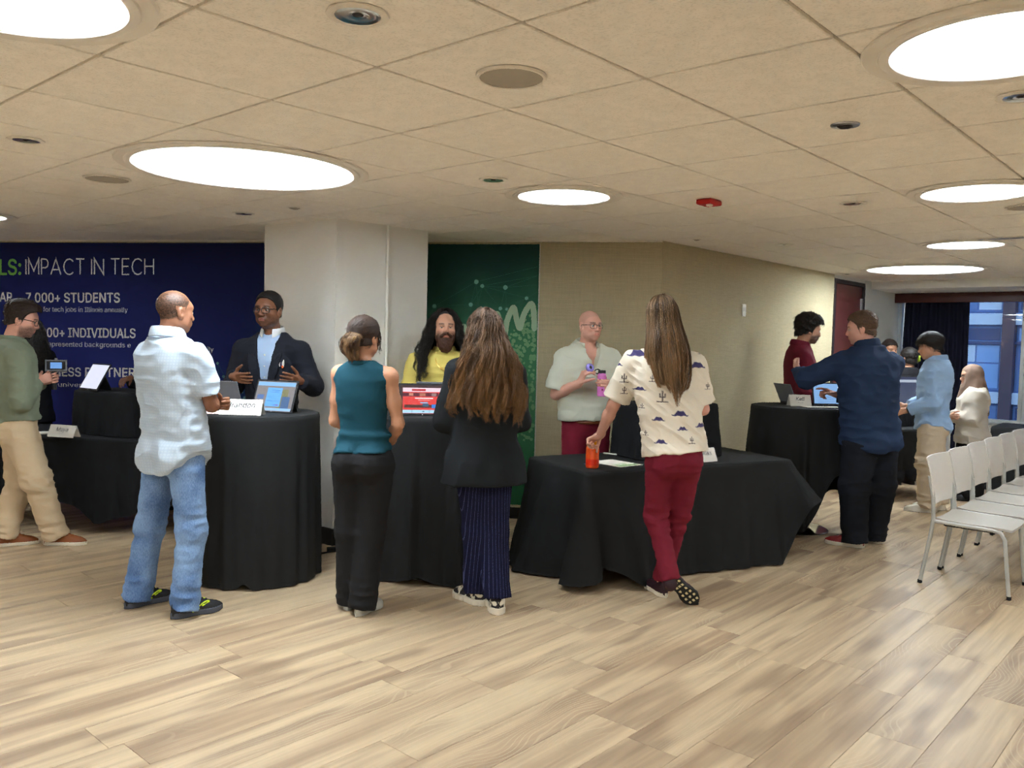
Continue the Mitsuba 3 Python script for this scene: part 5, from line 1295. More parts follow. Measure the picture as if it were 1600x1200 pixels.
def vneck_at(P, t_lo, slope):
    """cuts a V opening into the front of a garment: from t_lo above the pelvis up, half width = slope * height"""
    a_, b_ = P.J['pel'] + P.U * t_lo + P.Ft * .20, P.J['neck'] + P.Ft * .14 + P.U * .06; U_, R_, F_ = P.U, P.Rt, P.Ft
    def add(fd):
        def fn(X, Y, Z):
            x, y, z = X - a_[0], Y - a_[1], Z - a_[2]; t_ = U_[0] * x + U_[1] * y + U_[2] * z; r_ = R_[0] * x + R_[1] * y + R_[2] * z; f_ = F_[0] * x + F_[1] * y + F_[2] * z
            return np.maximum(np.maximum(np.abs(r_) - .002 - slope * np.clip(t_, 0, 1), -t_), -(f_ + .20))
        fd.add(fn, np.minimum(a_, b_) - .12, np.maximum(a_, b_) + .12, .006, 's')
    return add
ZS = ([-.13, -.10, -.06, -.025, .012, .024, .05, .085], [-.075, -.07, -.055, -.035, -.030, .028, .060, .078])           # short hair line
def guides(M, s, phis, levels, part_y=(.03, -.03), crown_z=.1275, tips=None):
    """polylines from the parting down: phis in degrees from the face, to the person's right; levels = (z, rx, ry, cy)"""
    out = []
    for k_, ph in enumerate(phis):
        a = math.radians(ph); b = abs(((ph + 180) % 360) - 180) / 180; y0 = part_y[0] + (part_y[1] - part_y[0]) * b
        pts = [(math.sin(a) * .006, y0, crown_z)]
        for i, (z, rx, ry, cy) in enumerate(levels):
            zz = z + (tips[k_] if tips is not None and i == len(levels) - 1 else 0)
            pts.append((math.sin(a) * rx, cy + math.cos(a) * ry, zz))
        out.append((M @ np.c_[np.array(pts) * s, np.ones(len(pts))].T).T[:, :3])
    return out

# -- bald man in the light shirt and jeans, seen from behind
P = Person('person with balding head in an untucked light checked shirt and blue jeans, arms folded', -1.93, 4.78, 30, dict(pel=(0, 0, .975), neck=(-.02, -.025, 1.555), shL=(-.195, -.01, 1.455), shR=(.19, -.01, 1.455), elR=(.215, .085, 1.185), wrR=(.0, .25, 1.19), elL=(-.23, .09, 1.19), wrL=(.125, .215, 1.175),
    hipL=(-.10, 0, .88), hipR=(.10, 0, .88), kneeL=(-.165, -.03, .47), kneeR=(.15, .0, .47), ankL=(-.185, -.10, .085), ankR=(.185, -.07, .085)), SK['brown'], bulk=1.08)
P.head((-.012, .015, 1.708), yaw=8, pitch=-2, s=1.02, opts=dict(crop=rgb(30, 24, 20), bald=1, crop_k=.92, brow=rgb(30, 22, 18)), iris=(.03, .015, .01))
P.arm('L'); P.arm('R'); P.hand('wrL', (.95, -.12, .12), (-.1, -1, 0), (0, .1, 1), 'cup', .98); P.hand('wrR', (-.9, .25, .05), (0, -1, 0), (0, 0, 1), 'cup')
P.finish_body('LR')
P.trousers('fabric_denim', ease=.018, thigh=.082, knee=.064, cuff=.070, seed=3, amp=.010, hem=.045, seat=.01, under=(.80, lambda r, f: .095 * np.minimum((np.abs(r) / .19) ** 2.2, 1.2)))
P.top('fabric_check', .80, seat=.01, ease=.030, sleeve='short', sl_r=(.076, .078), sl_end=.74, seed=5, amp=.013, bottom=lambda r, f: .095 * np.minimum((np.abs(r) / .19) ** 2.2, 1.2) + .0, shoulders=.060, scale_t=([-.2, 0, .2, .5], [.018, .022, .014, 0]))
P.collar('fabric_check', r=.070, h=.040, spread=1.32)
for s_, sg, yw in (('L', -1, 38), ('R', 1, 46)):
    a_ = P.J['ank' + s_] * [1, 1, 0] + [.0, .0, 0]; shoe(P.t, a_, math.radians(yw), 'shoe_grey', 'shoe_black', L=.295, laces='shoe_black', accent='lime_mark', sole_h=.034, w=1.05)

# -- man in the sage sweater at the left edge
P = Person('person in a sage green sweater and khaki trousers holding a small phone rig', -3.58, 6.05, 60, dict(pel=(0, 0, .94), neck=(-.01, -.035, 1.495), shL=(-.19, -.06, 1.405), shR=(.175, .02, 1.395), elR=(.24, .03, 1.09), wrR=(.085, .135, 1.21), elL=(-.24, .02, 1.11), wrL=(-.02, .165, 1.205),
    hipL=(-.09, 0, .87), hipR=(.09, .01, .87), kneeL=(-.12, .02, .49), kneeR=(.125, .12, .50), ankL=(-.05, -.09, .085), ankR=(.06, .235, .085)), SK['pink'], bulk=1.08, depth=1.05)
P.head((.005, .035, 1.655), yaw=8, pitch=-14, s=1.03, opts=dict(stubble=rgb(40, 28, 22), stub_k=.75, brow=rgb(24, 18, 15)))
P.hand('wrR', (-.35, .80, .35), (-.85, -.2, -.1), (0, .2, .9), 'grip'); P.hand('wrL', (.3, .85, .3), (.8, -.2, 0), (0, .2, .9), 'grip')
P.finish_body()
P.trousers('fabric_khaki', ease=.026, thigh=.092, knee=.075, cuff=.074, seed=13, amp=.013, hem=.07, seat=.015)
P.top('fabric_sage', .93, seat=.012, ease=.036, seed=8, amp=.011, sl_r=(.078, .070, .046), sl_end=.86, shoulders=.066, scale_t=([-.1, 0, .15, .3, .5], [-.004, .012, .012, .004, 0]))
P.band('fabric_sage', P.J['pel'] - P.U * .022, P.J['pel'] + P.U * .03, .0, name='hem_band') if False else None
P.collar('fabric_sage', r=.066, h=.020, spread=1.12, open_deg=1)
cap_part(P, P.hM, P.hs, lambda x, y, z: .012 + .016 * np.clip((z - .03) / .08, 0, 1) + .010 * np.clip(y / .08, 0, 1), ZS, HD, amp=.006, freq=60, stretch=(1, .5, .5), fuzz=1300, flen=.034, flow=(.1, -.9, -.3))
glasses(P.t, P.hM, P.hs)
for s_, yw in (('L', 62), ('R', 82)): shoe(P.t, P.J['ank' + s_] * [1, 1, 0], math.radians(yw), 'sole_white', 'shoe_brown', L=.30, laces='shoe_brown')
w_ = (P.J['wrR'] + P.J['wrL']) / 2 + P.F * .085
g = thing('phone_rig', 'phone in a small hand-held camera rig with a lit blue screen, above the sage sleeve', 'phone rig')
MG = panel_frame(w_ + np.array([.015, .0, .115]), 28, 35)
part('frame', g, moved(cat_([box(.135, .012, .016, (0, s * .042, 0), bev=.002) for s in (-1, 1)] + [box(.012, .10, .016, (s * .066, 0, 0), bev=.002) for s in (-1, 1)] + [box(.02, .02, .012, (0, .055, 0), bev=.002)]), MG), 'plastic_grey')
part('phone', g, moved(box(.125, .078, .009, bev=.002), MG), 'plastic_dark')
part('screen', g, glow(mikit.ply(moved(box(.075, .055, .0006, (0, 0, .0052)), MG), 'screen_glass'), (110, 160, 225), .8), None)
part('grip', g, tube([w_ + [0, 0, -.06], w_ + [0, 0, .02], w_ + [.005, 0, .065], w_ + [.012, 0, .10]], [.017, .018, .012, .009], 12), 'plastic_dark', smooth=40)
part('head', g, moved(box(.06, .045, .035, bev=.008), rz(20, w_ + np.array([.0, 0, .05]))), 'plastic_dark')

# -- man in the navy blazer behind the first table
P = Person('person in a navy blazer and glasses, gesturing behind the Brandon name card', -1.755, 6.10, 190, dict(pel=(0, -.02, .97), neck=(.01, -.035, 1.592), shL=(-.215, .0, 1.475), shR=(.215, .0, 1.475), elR=(.305, .0, 1.20), wrR=(.185, .20, 1.285), elL=(-.325, .0, 1.225), wrL=(-.315, .205, 1.27),
    kneeL=(-.1, .0, .5), kneeR=(.1, 0, .5), ankL=(-.1, -.02, .085), ankR=(.1, -.02, .085)), SK['deep'], bulk=1.10, depth=1.02)
P.head((.012, .028, 1.765), yaw=3, pitch=0, s=1.10, opts=dict(stubble=rgb(30, 22, 19), stub_k=.55, brow=rgb(18, 13, 11), crop=rgb(18, 14, 13), crop_k=.9, lip=rgb(120, 70, 62)), iris=(.02, .01, .008))
P.hand('wrR', (-.80, .45, -.05), (-.35, -.75, .25), (.0, .2, 1), 'open', 1.06); P.hand('wrL', (.22, .88, .12), (.90, -.15, .2), (-.1, -.1, 1), 'open', 1.04)
P.finish_body()
P.trousers('fabric_darkjean', seed=2)
P.top('fabric_paleblue', 1.0, ease=.004, sleeve='none', seed=21, amp=.003, name='shirt', shoulders=.05)
JK = P.J
P.top('fabric_blazer', .78, ease=.026, seed=22, amp=.006, sl_r=(.076, .068, .056), sl_end=.93, shoulders=.066, name='blazer', extra=vneck_at(P, .10, .165), h=.008)
P.collar('fabric_collar_white', r=.066, h=.034, spread=1.28, open_deg=50, front_drop=.030)
def ribbon(P, pts, w, m, name, th=.006):
    """flat strip lying on the chest: pts = (r, up from pel, f)"""
    c = smoothline([P.J['pel'] + P.Rt * a + P.U * b + P.Ft * d for a, b, d in pts], 24); ws = np.interp(np.linspace(0, 1, 24), np.linspace(0, 1, len(w)), w)
    G = np.stack([c - P.Rt * ws[:, None] - P.Ft * .004, c - P.Rt * ws[:, None] * .9 + P.Ft * th, c + P.Rt * ws[:, None] * .9 + P.Ft * th, c + P.Rt * ws[:, None] - P.Ft * .004], 1); part(name, P.t, grid_mesh(G), m, smooth=50)
for sg in (-1, 1):
    ribbon(P, [(sg * .085, .585, .02), (sg * .098, .50, .105), (sg * .075, .36, .146), (sg * .022, .13, .142)], [.010, .034, .036, .006], 'fabric_blazer', 'lapel')
for z in (.47, .39, .31, .23): part('button', P.t, moved(trimesh.creation.icosphere(1, .006), frame((1, 0, 0), (0, 1, 0), (0, 0, 1), JK['pel'] + P.U * z + P.Ft * .128)), 'off_white')
mat('silk_orange', rgb(216, 96, 44), .5); mat('silk_white', rgb(226, 222, 216), .5); mat('silk_navy', rgb(22, 22, 50), .5)
c0 = JK['pel'] + P.U * .40 - P.Rt * .125 + P.Ft * .128
for k_, (a, b, m_) in enumerate([((.022, -.01), (.018, .035), 'silk_orange'), ((.008, -.01), (.004, .020), 'silk_white'), ((-.006, -.01), (-.006, .026), 'silk_navy'), ((-.018, -.01), (-.024, .038), 'silk_white'), ((-.016, -.02), (-.016, .004), 'silk_orange')]):
    part('pocket_square', P.t, tube([c0 + P.Rt * a[0] + P.U * a[1], c0 + P.Rt * (a[0] + b[0]) / 2 + P.U * (a[1] + b[1]) / 2 + P.Ft * .004, c0 + P.Rt * b[0] + P.U * b[1] + P.Ft * .002], [.008, .009, .002], 8), m_, smooth=40)
cap_part(P, P.hM, P.hs, lambda x, y, z: .007 + .006 * np.clip((z - .03) / .08, 0, 1), ([-.13, -.10, -.06, -.02, .012, .03, .045, .07, .09], [-.06, -.055, -.04, -.025, -.02, .02, .052, .080, .086]), [np.array(rgb(20, 17, 16))], amp=.002, freq=120, fuzz=1100, flen=.008, lift=.7)
glasses(P.t, P.hM, P.hs, rx=.024, rz_=.018, r=.0024, y0=.106)
for s_ in 'LR': shoe(P.t, P.J['ank' + s_] * [1, 1, 0], math.radians(190), 'sole_black', 'shoe_black', L=.29)

# -- woman in the teal sleeveless top
P = Person('person with a loose brown bun, sleeveless teal top and black trousers', -.845, 4.80, 12, dict(pel=(0, 0, .95), neck=(-.015, -.02, 1.445), shL=(-.150, .0, 1.375), shR=(.148, .0, 1.37), elR=(.195, .03, 1.10), wrR=(.095, .20, .975), elL=(-.195, .04, 1.10), wrL=(-.06, .21, 1.0),
    hipL=(-.085, 0, .86), hipR=(.085, 0, .86), kneeL=(-.075, .0, .47), kneeR=(.05, .0, .47), ankL=(-.085, .035, .08), ankR=(.03, -.05, .08)), SK['tan'], sex='f', bulk=.98, depth=.95)
P.head((-.012, .015, 1.590), yaw=14, pitch=-4, s=.98, opts=dict(brow=rgb(34, 24, 20)))
P.arm('L', .90); P.arm('R', .90); P.hand('wrR', (-.55, .7, -.3), (-.4, -.3, .6), (0, .5, .6), 'relax', .92); P.hand('wrL', (.6, .7, -.2), (.3, -.3, .6), (0, .5, .6), 'relax', .92)
P.finish_body('LR')
P.trousers('fabric_black', ease=.016, thigh=.086, knee=.070, cuff=.074, seed=31, amp=.005, hem=.035, top=.03, seat=.018)
def rib(p):
    a_ = (p - P.o) @ P.R; return .0012 * np.sin(a_ * 2 * np.pi / .012) * 0 - .004 * (meshkit.noise(p * [10, 10, 26], 31) - .5) - .010 * np.exp(-((p[:, 2] - 1.035) / .018) ** 2) * (meshkit.noise(p * [6, 6, 2], 3) > .3) - .008 * (1 - np.abs(2 * meshkit.noise(p * [5, 5, 30], 8) - 1)) * np.exp(-((p[:, 2] - 1.0) / .07) ** 2)
P.top('fabric_teal', .945, seat=.010, ease=.014, sleeve='none', disp=rib, shoulders=.044, scale_t=([-.05, .0, .1, .25, .5], [.006, .004, -.004, 0, 0]))
P.collar('fabric_teal', r=.060, h=.012, spread=1.16, open_deg=1, front_drop=.006, lift=-.028)
for s_, sg, yw in (('L', -1, 2), ('R', 1, 26)): shoe(P.t, P.J['ank' + s_] * [1, 1, 0], math.radians(yw), 'shoe_silver', 'shoe_silver', L=.26, sole_h=.022)
cap_part(P, P.hM, P.hs, lambda x, y, z: .013 + 0 * x, ([-.13, -.10, -.06, -.02, .0, .02, .05, .085], [-.06, -.06, -.055, -.045, -.02, .02, .055, .074]), [np.array(rgb(42, 30, 26)), np.array(rgb(58, 42, 34))], amp=.002, freq=40, stretch=(2.2, .4, .4), fuzz=1500, flen=.06, lift=.05, flow=(-.15, -1, -.25), frad=.0012, fj=.05)
HL = [np.array(rgb(*c)) for c in ((116, 84, 52), (82, 58, 40), (58, 41, 32), (66, 46, 34), (150, 116, 72))]
Lp = lambda pts: (P.hM @ np.c_[np.array(pts) * P.hs, np.ones(len(pts))].T).T[:, :3]
gd = [Lp([(-.040 + .018 * i, -.088, .010 - .006 * abs(i - 2.5)), (-.060 + .022 * i, -.128 + .007 * abs(i - 2.5), .012 - .008 * abs(i - 2.5)), (-.066 + .024 * i, -.150 + .012 * abs(i - 2.5), -.030), (-.052 + .020 * i, -.132 + .006 * abs(i - 2.5), -.082), (-.030 + .014 * i, -.100, -.120 - .022 * (i % 3))]) for i in range(6)]
guided_hair(P.t, gd, 900, 4, HL, wave=.008, wl=.08, jit=.009, r=.0014, base_r=.022, S=16, locks=34)
gd = [Lp([(.060, .05, .06), (.077, .055, .01), (.076, .060, -.045), (.086, .070, -.105)]), Lp([(.066, .03, .06), (.080, .03, .0), (.078, .035, -.045), (.082, .03, -.10)])]
guided_hair(P.t, gd, 40, 9, HD, wave=.004, wl=.08, jit=.004, r=.0011, base=False, key='loose_lock', S=12, locks=5)

# -- bearded man with long dark curls in the yellow shirt
P = Person('person with long dark curls and beard in a yellow shirt, behind the red tablet', -.52, 6.37, 175, dict(pel=(0, 0, .95), neck=(.0, -.03, 1.485), shL=(-.205, .0, 1.40), shR=(.205, .0, 1.40), elR=(.275, .03, 1.11), wrR=(.14, .20, 1.11), elL=(-.275, .03, 1.11), wrL=(-.14, .20, 1.11),
    kneeL=(-.1, .0, .5), kneeR=(.1, 0, .5), ankL=(-.1, -.02, .085), ankR=(.1, -.02, .085)), SK['olive'], bulk=1.05)
P.head((.0, .035, 1.668), yaw=-6, pitch=6, s=1.04, opts=dict(brow=rgb(24, 17, 14), stubble=rgb(58, 34, 24), stub_k=.8), lid=.0)
P.hand('wrR', (-.4, .8, -.1), (0, 0, -1), (-1, 0, 0), 'relax'); P.hand('wrL', (.4, .8, -.1), (0, 0, -1), (1, 0, 0), 'relax')
P.finish_body()
P.trousers('fabric_darkjean', seed=2)
P.top('fabric_yellow', .86, ease=.040, seed=41, amp=.009, sl_r=(.080, .070, .050), shoulders=.066)
P.collar('fabric_yellow', r=.066, h=.034, spread=1.40, open_deg=46, front_drop=.03)
for s_ in 'LR': shoe(P.t, P.J['ank' + s_] * [1, 1, 0], math.radians(175), 'sole_black', 'shoe_black', L=.29)
bm = Field(); Hm = lambda x, y, z: (P.hM @ [x * P.hs, y * P.hs, z * P.hs, 1])[:3]; HA = P.hM[:3, :3]
bm.ell(Hm(0, .050, -.100), np.array([.054, .046, .046]) * P.hs, HA, .02); bm.ell(Hm(0, .052, -.140), np.array([.044, .034, .042]) * P.hs, HA, .03); bm.ell(Hm(.050, .030, -.070), np.array([.018, .040, .034]) * P.hs, HA, .02); bm.ell(Hm(-.050, .030, -.070), np.array([.018, .040, .034]) * P.hs, HA, .02)
bm.cone(Hm(-.006, .108, -.047), Hm(-.036, .088, -.066), .0075, .008, .006); bm.cone(Hm(.006, .108, -.047), Hm(.036, .088, -.066), .0075, .008, .006)
bm.ell(Hm(0, .105, -.0655), np.array([.021, .030, .009]) * P.hs, HA, .005, 's')
x = bm.mesh(.004, disp=fabric((130, 130, 60), .006, 6), band=.02)
part('beard', P.t, x, 'hair_dull', smooth=True, color=np.tile(rgb(62, 38, 27), (len(x.vertices), 1)) * (.7 + .6 * meshkit.noise(x.vertices * [300, 300, 80]))[:, None])
lv = [(.122, .028, .032, -.006), (.105, .055, .064, -.01), (.075, .078, .080, -.018), (.03, .098, .088, -.025), (-.06, .122, .10, -.03), (-.15, .165, .115, -.035), (-.22, .190, .125, -.02), (-.30, .195, .14, .0), (-.38, .185, .15, .02)]
for sg, nm in ((1, 'hair_side'), (-1, 'hair_side')):
    ph = [sg * a for a in (50, 66, 84, 105, 125, 150, 178)]
    gd = guides(P.hM, P.hs, ph, lv, part_y=(.070, -.04), tips=[.06, .0, -.03, .0, .02, .04, .05])
    guided_hair(P.t, gd, 1500, 6 + sg, HB, wave=.017, wl=.075, jit=.015, r=.0018, base_r=.034, S=24, locks=50, hc=P.hM[:3, 3])
part('necklace', P.t, tube(smoothline([P.J['neck'] + P.Rt * a + P.Ft * f - P.Z * d for a, f, d in ((-.07, .09, .0), (-.055, .150, .09), (0, .172, .135), (.055, .150, .09), (.07, .09, .0))], 30), .0022, 6), 'gold', smooth=40)
for a, d in ((-.02, .12), (.0, .145), (.022, .125)): part('pendant', P.t, moved(trimesh.creation.icosphere(1, .008), frame((1, 0, 0), (0, 1, 0), (0, 0, 1), P.J['neck'] + P.Rt * a + P.Ft * .176 - P.Z * d)), 'gold')

# -- woman with very long brown hair in the black jacket
P = Person('person with very long wavy hair, black jacket and navy pinstripe trousers', -.155, 4.92, -20, dict(pel=(0, 0, .95), neck=(-.01, -.01, 1.485), shL=(-.165, .02, 1.395), shR=(.160, -.02, 1.395), elL=(-.225, .06, 1.12), wrL=(-.10, .27, 1.22), elR=(.225, .02, 1.12), wrR=(.07, .27, 1.16),
    hipL=(-.08, 0, .86), hipR=(.08, 0, .86), kneeL=(-.02, .03, .46), kneeR=(.06, -.03, .46), ankL=(.0, .08, .08), ankR=(.07, -.10, .08)), SK['light'], sex='f', bulk=1.05)
P.head((-.012, .02, 1.635), yaw=-6, pitch=-6, s=.99, opts=dict(brow=rgb(60, 42, 32)), h=.005)
P.hand('wrL', (.4, .6, .5), (.5, -.4, .3), (0, .3, .8), 'relax', .92); P.hand('wrR', (-.4, .7, .4), (-.5, -.4, .3), (0, .3, .8), 'relax', .92)
P.finish_body()
P.trousers('fabric_pinstripe', ease=.014, thigh=.088, knee=.074, cuff=.076, seed=51, amp=.006, hem=.085, cuffs=dict(L=.085, R=.085), scale=(10, 10, 5))
P.top('fabric_jacket', .755, ease=.036, seed=52, amp=.011, sl_r=(.078, .068, .052), shoulders=.064, name='jacket', scale=(8, 8, 6), scale_t=([-.25, -.1, .1, .3, .5], [.040, .034, .022, .006, 0]))
for s_, yw in (('L', -38), ('R', -6)): shoe(P.t, P.J['ank' + s_] * [1, 1, 0], math.radians(yw), 'sole_white', 'fabric_vc', L=.30, chunky=1.0, sole_h=.038, w=1.12, laces='off_white', upper_vc=cow_vc)
lv = [(.122, .026, .032, -.012), (.105, .053, .064, -.012), (.075, .077, .090, -.016), (.035, .090, .100, -.020), (-.05, .102, .108, -.035), (-.14, .150, .128, -.055), (-.24, .190, .150, -.045), (-.34, .215, .160, -.035), (-.44, .225, .160, -.03), (-.52, .205, .155, -.03)]
ph = [62, 80, 98, 115, 132, 150, 166, 180, 194, 210, 228, 245, 262, 280, 298]
gd = guides(P.hM, P.hs, ph, lv, part_y=(.05, -.06), tips=[.12, .06, .02, -.01, .0, -.015, .0, -.01, .0, -.01, .0, .01, .03, .08, .14])
guided_hair(P.t, gd, 3400, 12, HBR, tip=np.array(rgb(134, 96, 58)), wave=.014, wl=.13, jit=.013, r=.0019, base_r=.034, S=22, locks=85, hc=P.hM[:3, 3])

# -- man with the shaved head and the pink bottle
P = Person('person with a shaved head and ivory polo, holding a pink bottle', .585, 6.50, 162, dict(pel=(0, 0, .985), neck=(.0, -.03, 1.568), shL=(-.19, .0, 1.455), shR=(.19, .0, 1.455), elR=(.255, -.01, 1.185), wrR=(.155, .21, 1.285), elL=(-.25, .02, 1.19), wrL=(-.085, .225, 1.275),
    kneeL=(-.1, .0, .5), kneeR=(.1, 0, .5), ankL=(-.1, -.02, .085), ankR=(.1, -.02, .085)), SK['pink'], bulk=1.10, depth=1.08)
P.head((.0, .02, 1.715), yaw=-11, pitch=1, s=1.0, wide=.96, opts=dict(crop=rgb(120, 96, 84), crop_k=.16, brow=rgb(84, 62, 50), stubble=rgb(150, 108, 92), stub_k=.35), iris=(.08, .10, .12), jaw=1.08)
P.arm('L', 1.08); P.arm('R', 1.08); P.hand('wrR', (-.22, .42, .85), (-.75, .15, .2), (-.3, .9, -.2), 'pinch', 1.0); P.hand('wrL', (.62, .76, .05), (.60, -.72, 0), (0, .1, 1), 'grip', 1.0)
P.finish_body('LR')
P.trousers('fabric_wine', ease=.022, seed=61, top=.10, amp=.006)
P.top('fabric_ivory', .985, extra=vneck_at(P, .37, .34), ease=.040, sleeve='short', sl_r=(.086, .094), sl_end=.86, seed=62, amp=.011, shoulders=.062, scale_t=([-.05, 0, .1, .3, .5], [-.006, .016, .022, .010, 0]))
part('belt', P.t, tube([P.J['pel'] + P.Rt * .172 * math.cos(a) + P.Ft * (.126 if math.sin(a) > 0 else .125) * math.sin(a) - P.U * .012 for a in np.linspace(0, 2 * np.pi, 40)], .016, 8, caps=False), 'leather_brown', smooth=40)
P.collar('fabric_ivory', r=.072, h=.030, spread=1.62, open_deg=70, front_drop=.05)
for sg in (-1, 1): ribbon(P, [(sg * .070, .585, -.01), (sg * .096, .535, .062), (sg * .085, .47, .118), (sg * .030, .39, .142)], [.012, .034, .034, .004], 'fabric_ivory', 'collar_flap')
glasses(P.t, P.hM, P.hs, m='frame_clear', rx=.025, rz_=.017, r=.0019)
for s_ in 'LR': shoe(P.t, P.J['ank' + s_] * [1, 1, 0], math.radians(165), 'sole_white', 'shoe_brown', L=.29)
V_ = lambda P, v: P.R * v[0] + P.F * v[1] + P.Z * v[2]
mat('pink_bottle', rgb(206, 118, 190), .35); mat('pink_print', rgb(128, 40, 96), .4); mat('lilac', rgb(150, 140, 226), .4); mat('graphite', rgb(40, 40, 46), .35)
q = P.J['wrL'] + V_(P, norm((.62, .76, .05))) * .088 + V_(P, norm((.60, -.72, 0))) * .040 + [0, 0, -.09]
bt = thing('drink_bottle', 'pink printed drink bottle with dark lid, held before the ivory polo', 'bottle')
part('body', bt, lathe([(0, 0), (.030, 0), (.033, .004), (.033, .155), (.030, .166), (.026, .172), (0, .172)], 32, q), 'pink_bottle', smooth=35)
part('lid', bt, lathe([(0, .172), (.027, .172), (.028, .176), (.028, .192), (.025, .195), (0, .195)], 32, q), 'graphite', smooth=35)
for k_ in range(9):
    a = k_ * 2.4; zz = .02 + .015 * k_; part('motif', bt, moved(trimesh.creation.icosphere(1, .008), frame((1, 0, 0), (0, 1, 0), (0, 0, 1), q + [.030 * math.cos(a), .030 * math.sin(a), zz])), 'pink_print')
part('lid_loop', bt, tube([q + [.020 * math.cos(a) - .034, .004, .185 + .016 * math.sin(a)] for a in np.linspace(0, 6.3, 18)], .004, 6), 'graphite', smooth=40)
q2 = P.J['wrR'] + V_(P, norm((-.22, .42, .85))) * .125 + V_(P, norm((-.75, .15, .2))) * .030
b2 = thing('lilac_puck', 'small lilac round container with a dark opening, held up before the ivory polo', 'container')
az = norm(P.J['neck'] * 0 + V_(P, (-.2, .9, .35))); ax_ = norm(np.cross([0, 0, 1], az)); ay_ = np.cross(az, ax_); MB = frame(ax_, ay_, az, q2)
part('shell', b2, moved(lathe([(.012, .012), (.020, .016), (.030, .010), (.034, 0), (.030, -.012), (.015, -.018), (0, -.018)], 28), MB), 'lilac', smooth=60)
part('opening', b2, moved(lathe([(0, .010), (.013, .012)], 20), MB), 'graphite')

# -- person with long straight hair in the desert print shirt
P = Person('person with long straight hair in a cream desert print shirt and wine red jeans', 1.0, 5.17, -8, dict(pel=(.005, -.03, .965), neck=(-.06, .075, 1.555), shL=(-.225, .11, 1.475), shR=(.130, .03, 1.47), elL=(-.325, .20, 1.20), wrL=(-.375, .345, .985), elR=(.215, .06, 1.19), wrR=(.13, .28, 1.17),
    hipL=(-.075, -.01, .88), hipR=(.095, -.03, .88), kneeL=(-.075, .03, .515), kneeR=(.085, .07, .515), ankL=(-.03, -.155, .165), ankR=(-.01, .08, .085)), SK['pink'], bulk=1.0)
P.head((-.060, .118, 1.755), yaw=-4, pitch=-10, s=1.04, opts=dict(brow=rgb(80, 58, 44)), h=.005)
P.arm('L', .98); P.arm('R', .98); P.hand('wrL', (-.45, .62, -.40), (-.1, -.3, -1), (.9, .5, 0), 'fist', 1.0); P.hand('wrR', (-.5, .7, .1), (-.2, -.4, -.6), (0, .4, .8), 'relax')
P.finish_body('LR')
P.trousers('fabric_wine2', ease=.006, thigh=.086, knee=.062, cuff=.052, seed=71, amp=.010, hem=.10, cuffs=dict(L=None, R=.10), scale=(8, 8, 26), seat=.012, under=(.925, None))
MOT = [(.773, 1.535, 'm', 1.5), (1.128, 1.471, 'm', 1.3), (.783, 1.318, 'm', .8), (.695, 1.376, 'c', 1.2), (.912, 1.276, 'c', 1.5), (.798, 1.213, 'c', .6), (1.021, 1.177, 'm', 1.2), (.890, 1.141, 'm', .9), (1.156, 1.106, 'm', .9), (1.037, 1.086, 'm', .8), (.822, 1.05, 'c', .6), (.906, 1.006, 'm', .9), (1.092, 1.018, 'c', .9), (1.045, 1.423, 'm', .9),
       (.679, 1.582, 'm', .5), (1.156, 1.55, 'c', .6), (1.033, 1.332, 'c', .7), (1.208, 1.34, 'c', .9), (.850, 1.383, 'c', .9), (.70, 1.30, 'c', 1.0), (.66, 1.46, 'm', .6), (1.24, 1.44, 'c', .6)]
def print_vc(v):
    c = np.tile(rgb(222, 212, 195), (len(v), 1)); d_ = np.array(rgb(62, 56, 96)); e_ = np.array(rgb(74, 62, 64))
    bar = lambda d, w: np.clip((w - d) / .0035 + .5, 0, 1)
    for mx, mz, kd, sc in MOT:
        sc = sc * (.85 if kd == 'm' else .70); x, z = (v[:, 0] - mx) / sc, (v[:, 2] - mz) / sc
        if kd == 'm':
            z = z + .002 * np.sin(x * 170 + mx * 50); k_ = np.maximum(np.minimum(bar(np.abs(x), .030 - np.clip(z, -.01, .02) * .9), bar(np.abs(z - .001), .013)), np.minimum(bar(np.abs(z + .013), .0035), bar(np.abs(x), .050))); q = d_
        else:
            k_ = np.minimum(bar(np.abs(x), .0042), bar(np.abs(z), .032)); k_ = np.maximum(k_, np.minimum(bar(np.abs(np.abs(x) - .015), .0038), bar(np.abs(z - .006), .011)))
            k_ = np.maximum(k_, np.minimum(bar(np.abs(z + .004), .0038), bar(np.abs(x), .016))); k_ = np.maximum(k_, np.minimum(bar(np.abs(z + .031), .003), bar(np.abs(x), .034))); q = e_
        c = c * (1 - k_[:, None]) + q * k_[:, None]
    return c
def wr9(p):
    q = p @ np.array([[.8, 0, .6], [0, 1, 0], [-.6, 0, .8]]); return fabric((5, 5, 24), .008, 73)(q) * .9 + fabric((8, 8, 10), .004, 75)(p)
P.top('fabric_vc', .925, seat=.006, ease=.030, sleeve='short', sl_r=(.078, .084), sl_end=.84, seed=72, disp=wr9, h=.0042, color=print_vc, shoulders=.060, scale_t=([-.08, 0, .2, .5], [.002, .012, .008, 0]))
P.collar('fabric_cardigan', r=.066, h=.03, spread=1.3)
ax9 = P.J['ankL']
shoe(P.t, np.array([1.095, 4.86, .014]), math.radians(20), 'sole_black', 'shoe_plum', L=.285, w=1.15, pitch=math.radians(62), roll=math.radians(-40), tread='tread_cream', sole_h=.026)
shoe(P.t, P.J['ankR'] * [1, 1, 0], math.radians(-14), 'sole_white', 'shoe_plum', L=.285, sole_h=.032, laces='shoe_plum')
sd = norm(P.J['ankL'] - P.J['kneeL']); part('sock', P.t, Field().cone(P.J['ankL'] - sd * .05, P.J['ankL'] + sd * .025 - P.R * .012, .043, .043).mesh(.008), 'shoe_plum', smooth=True)
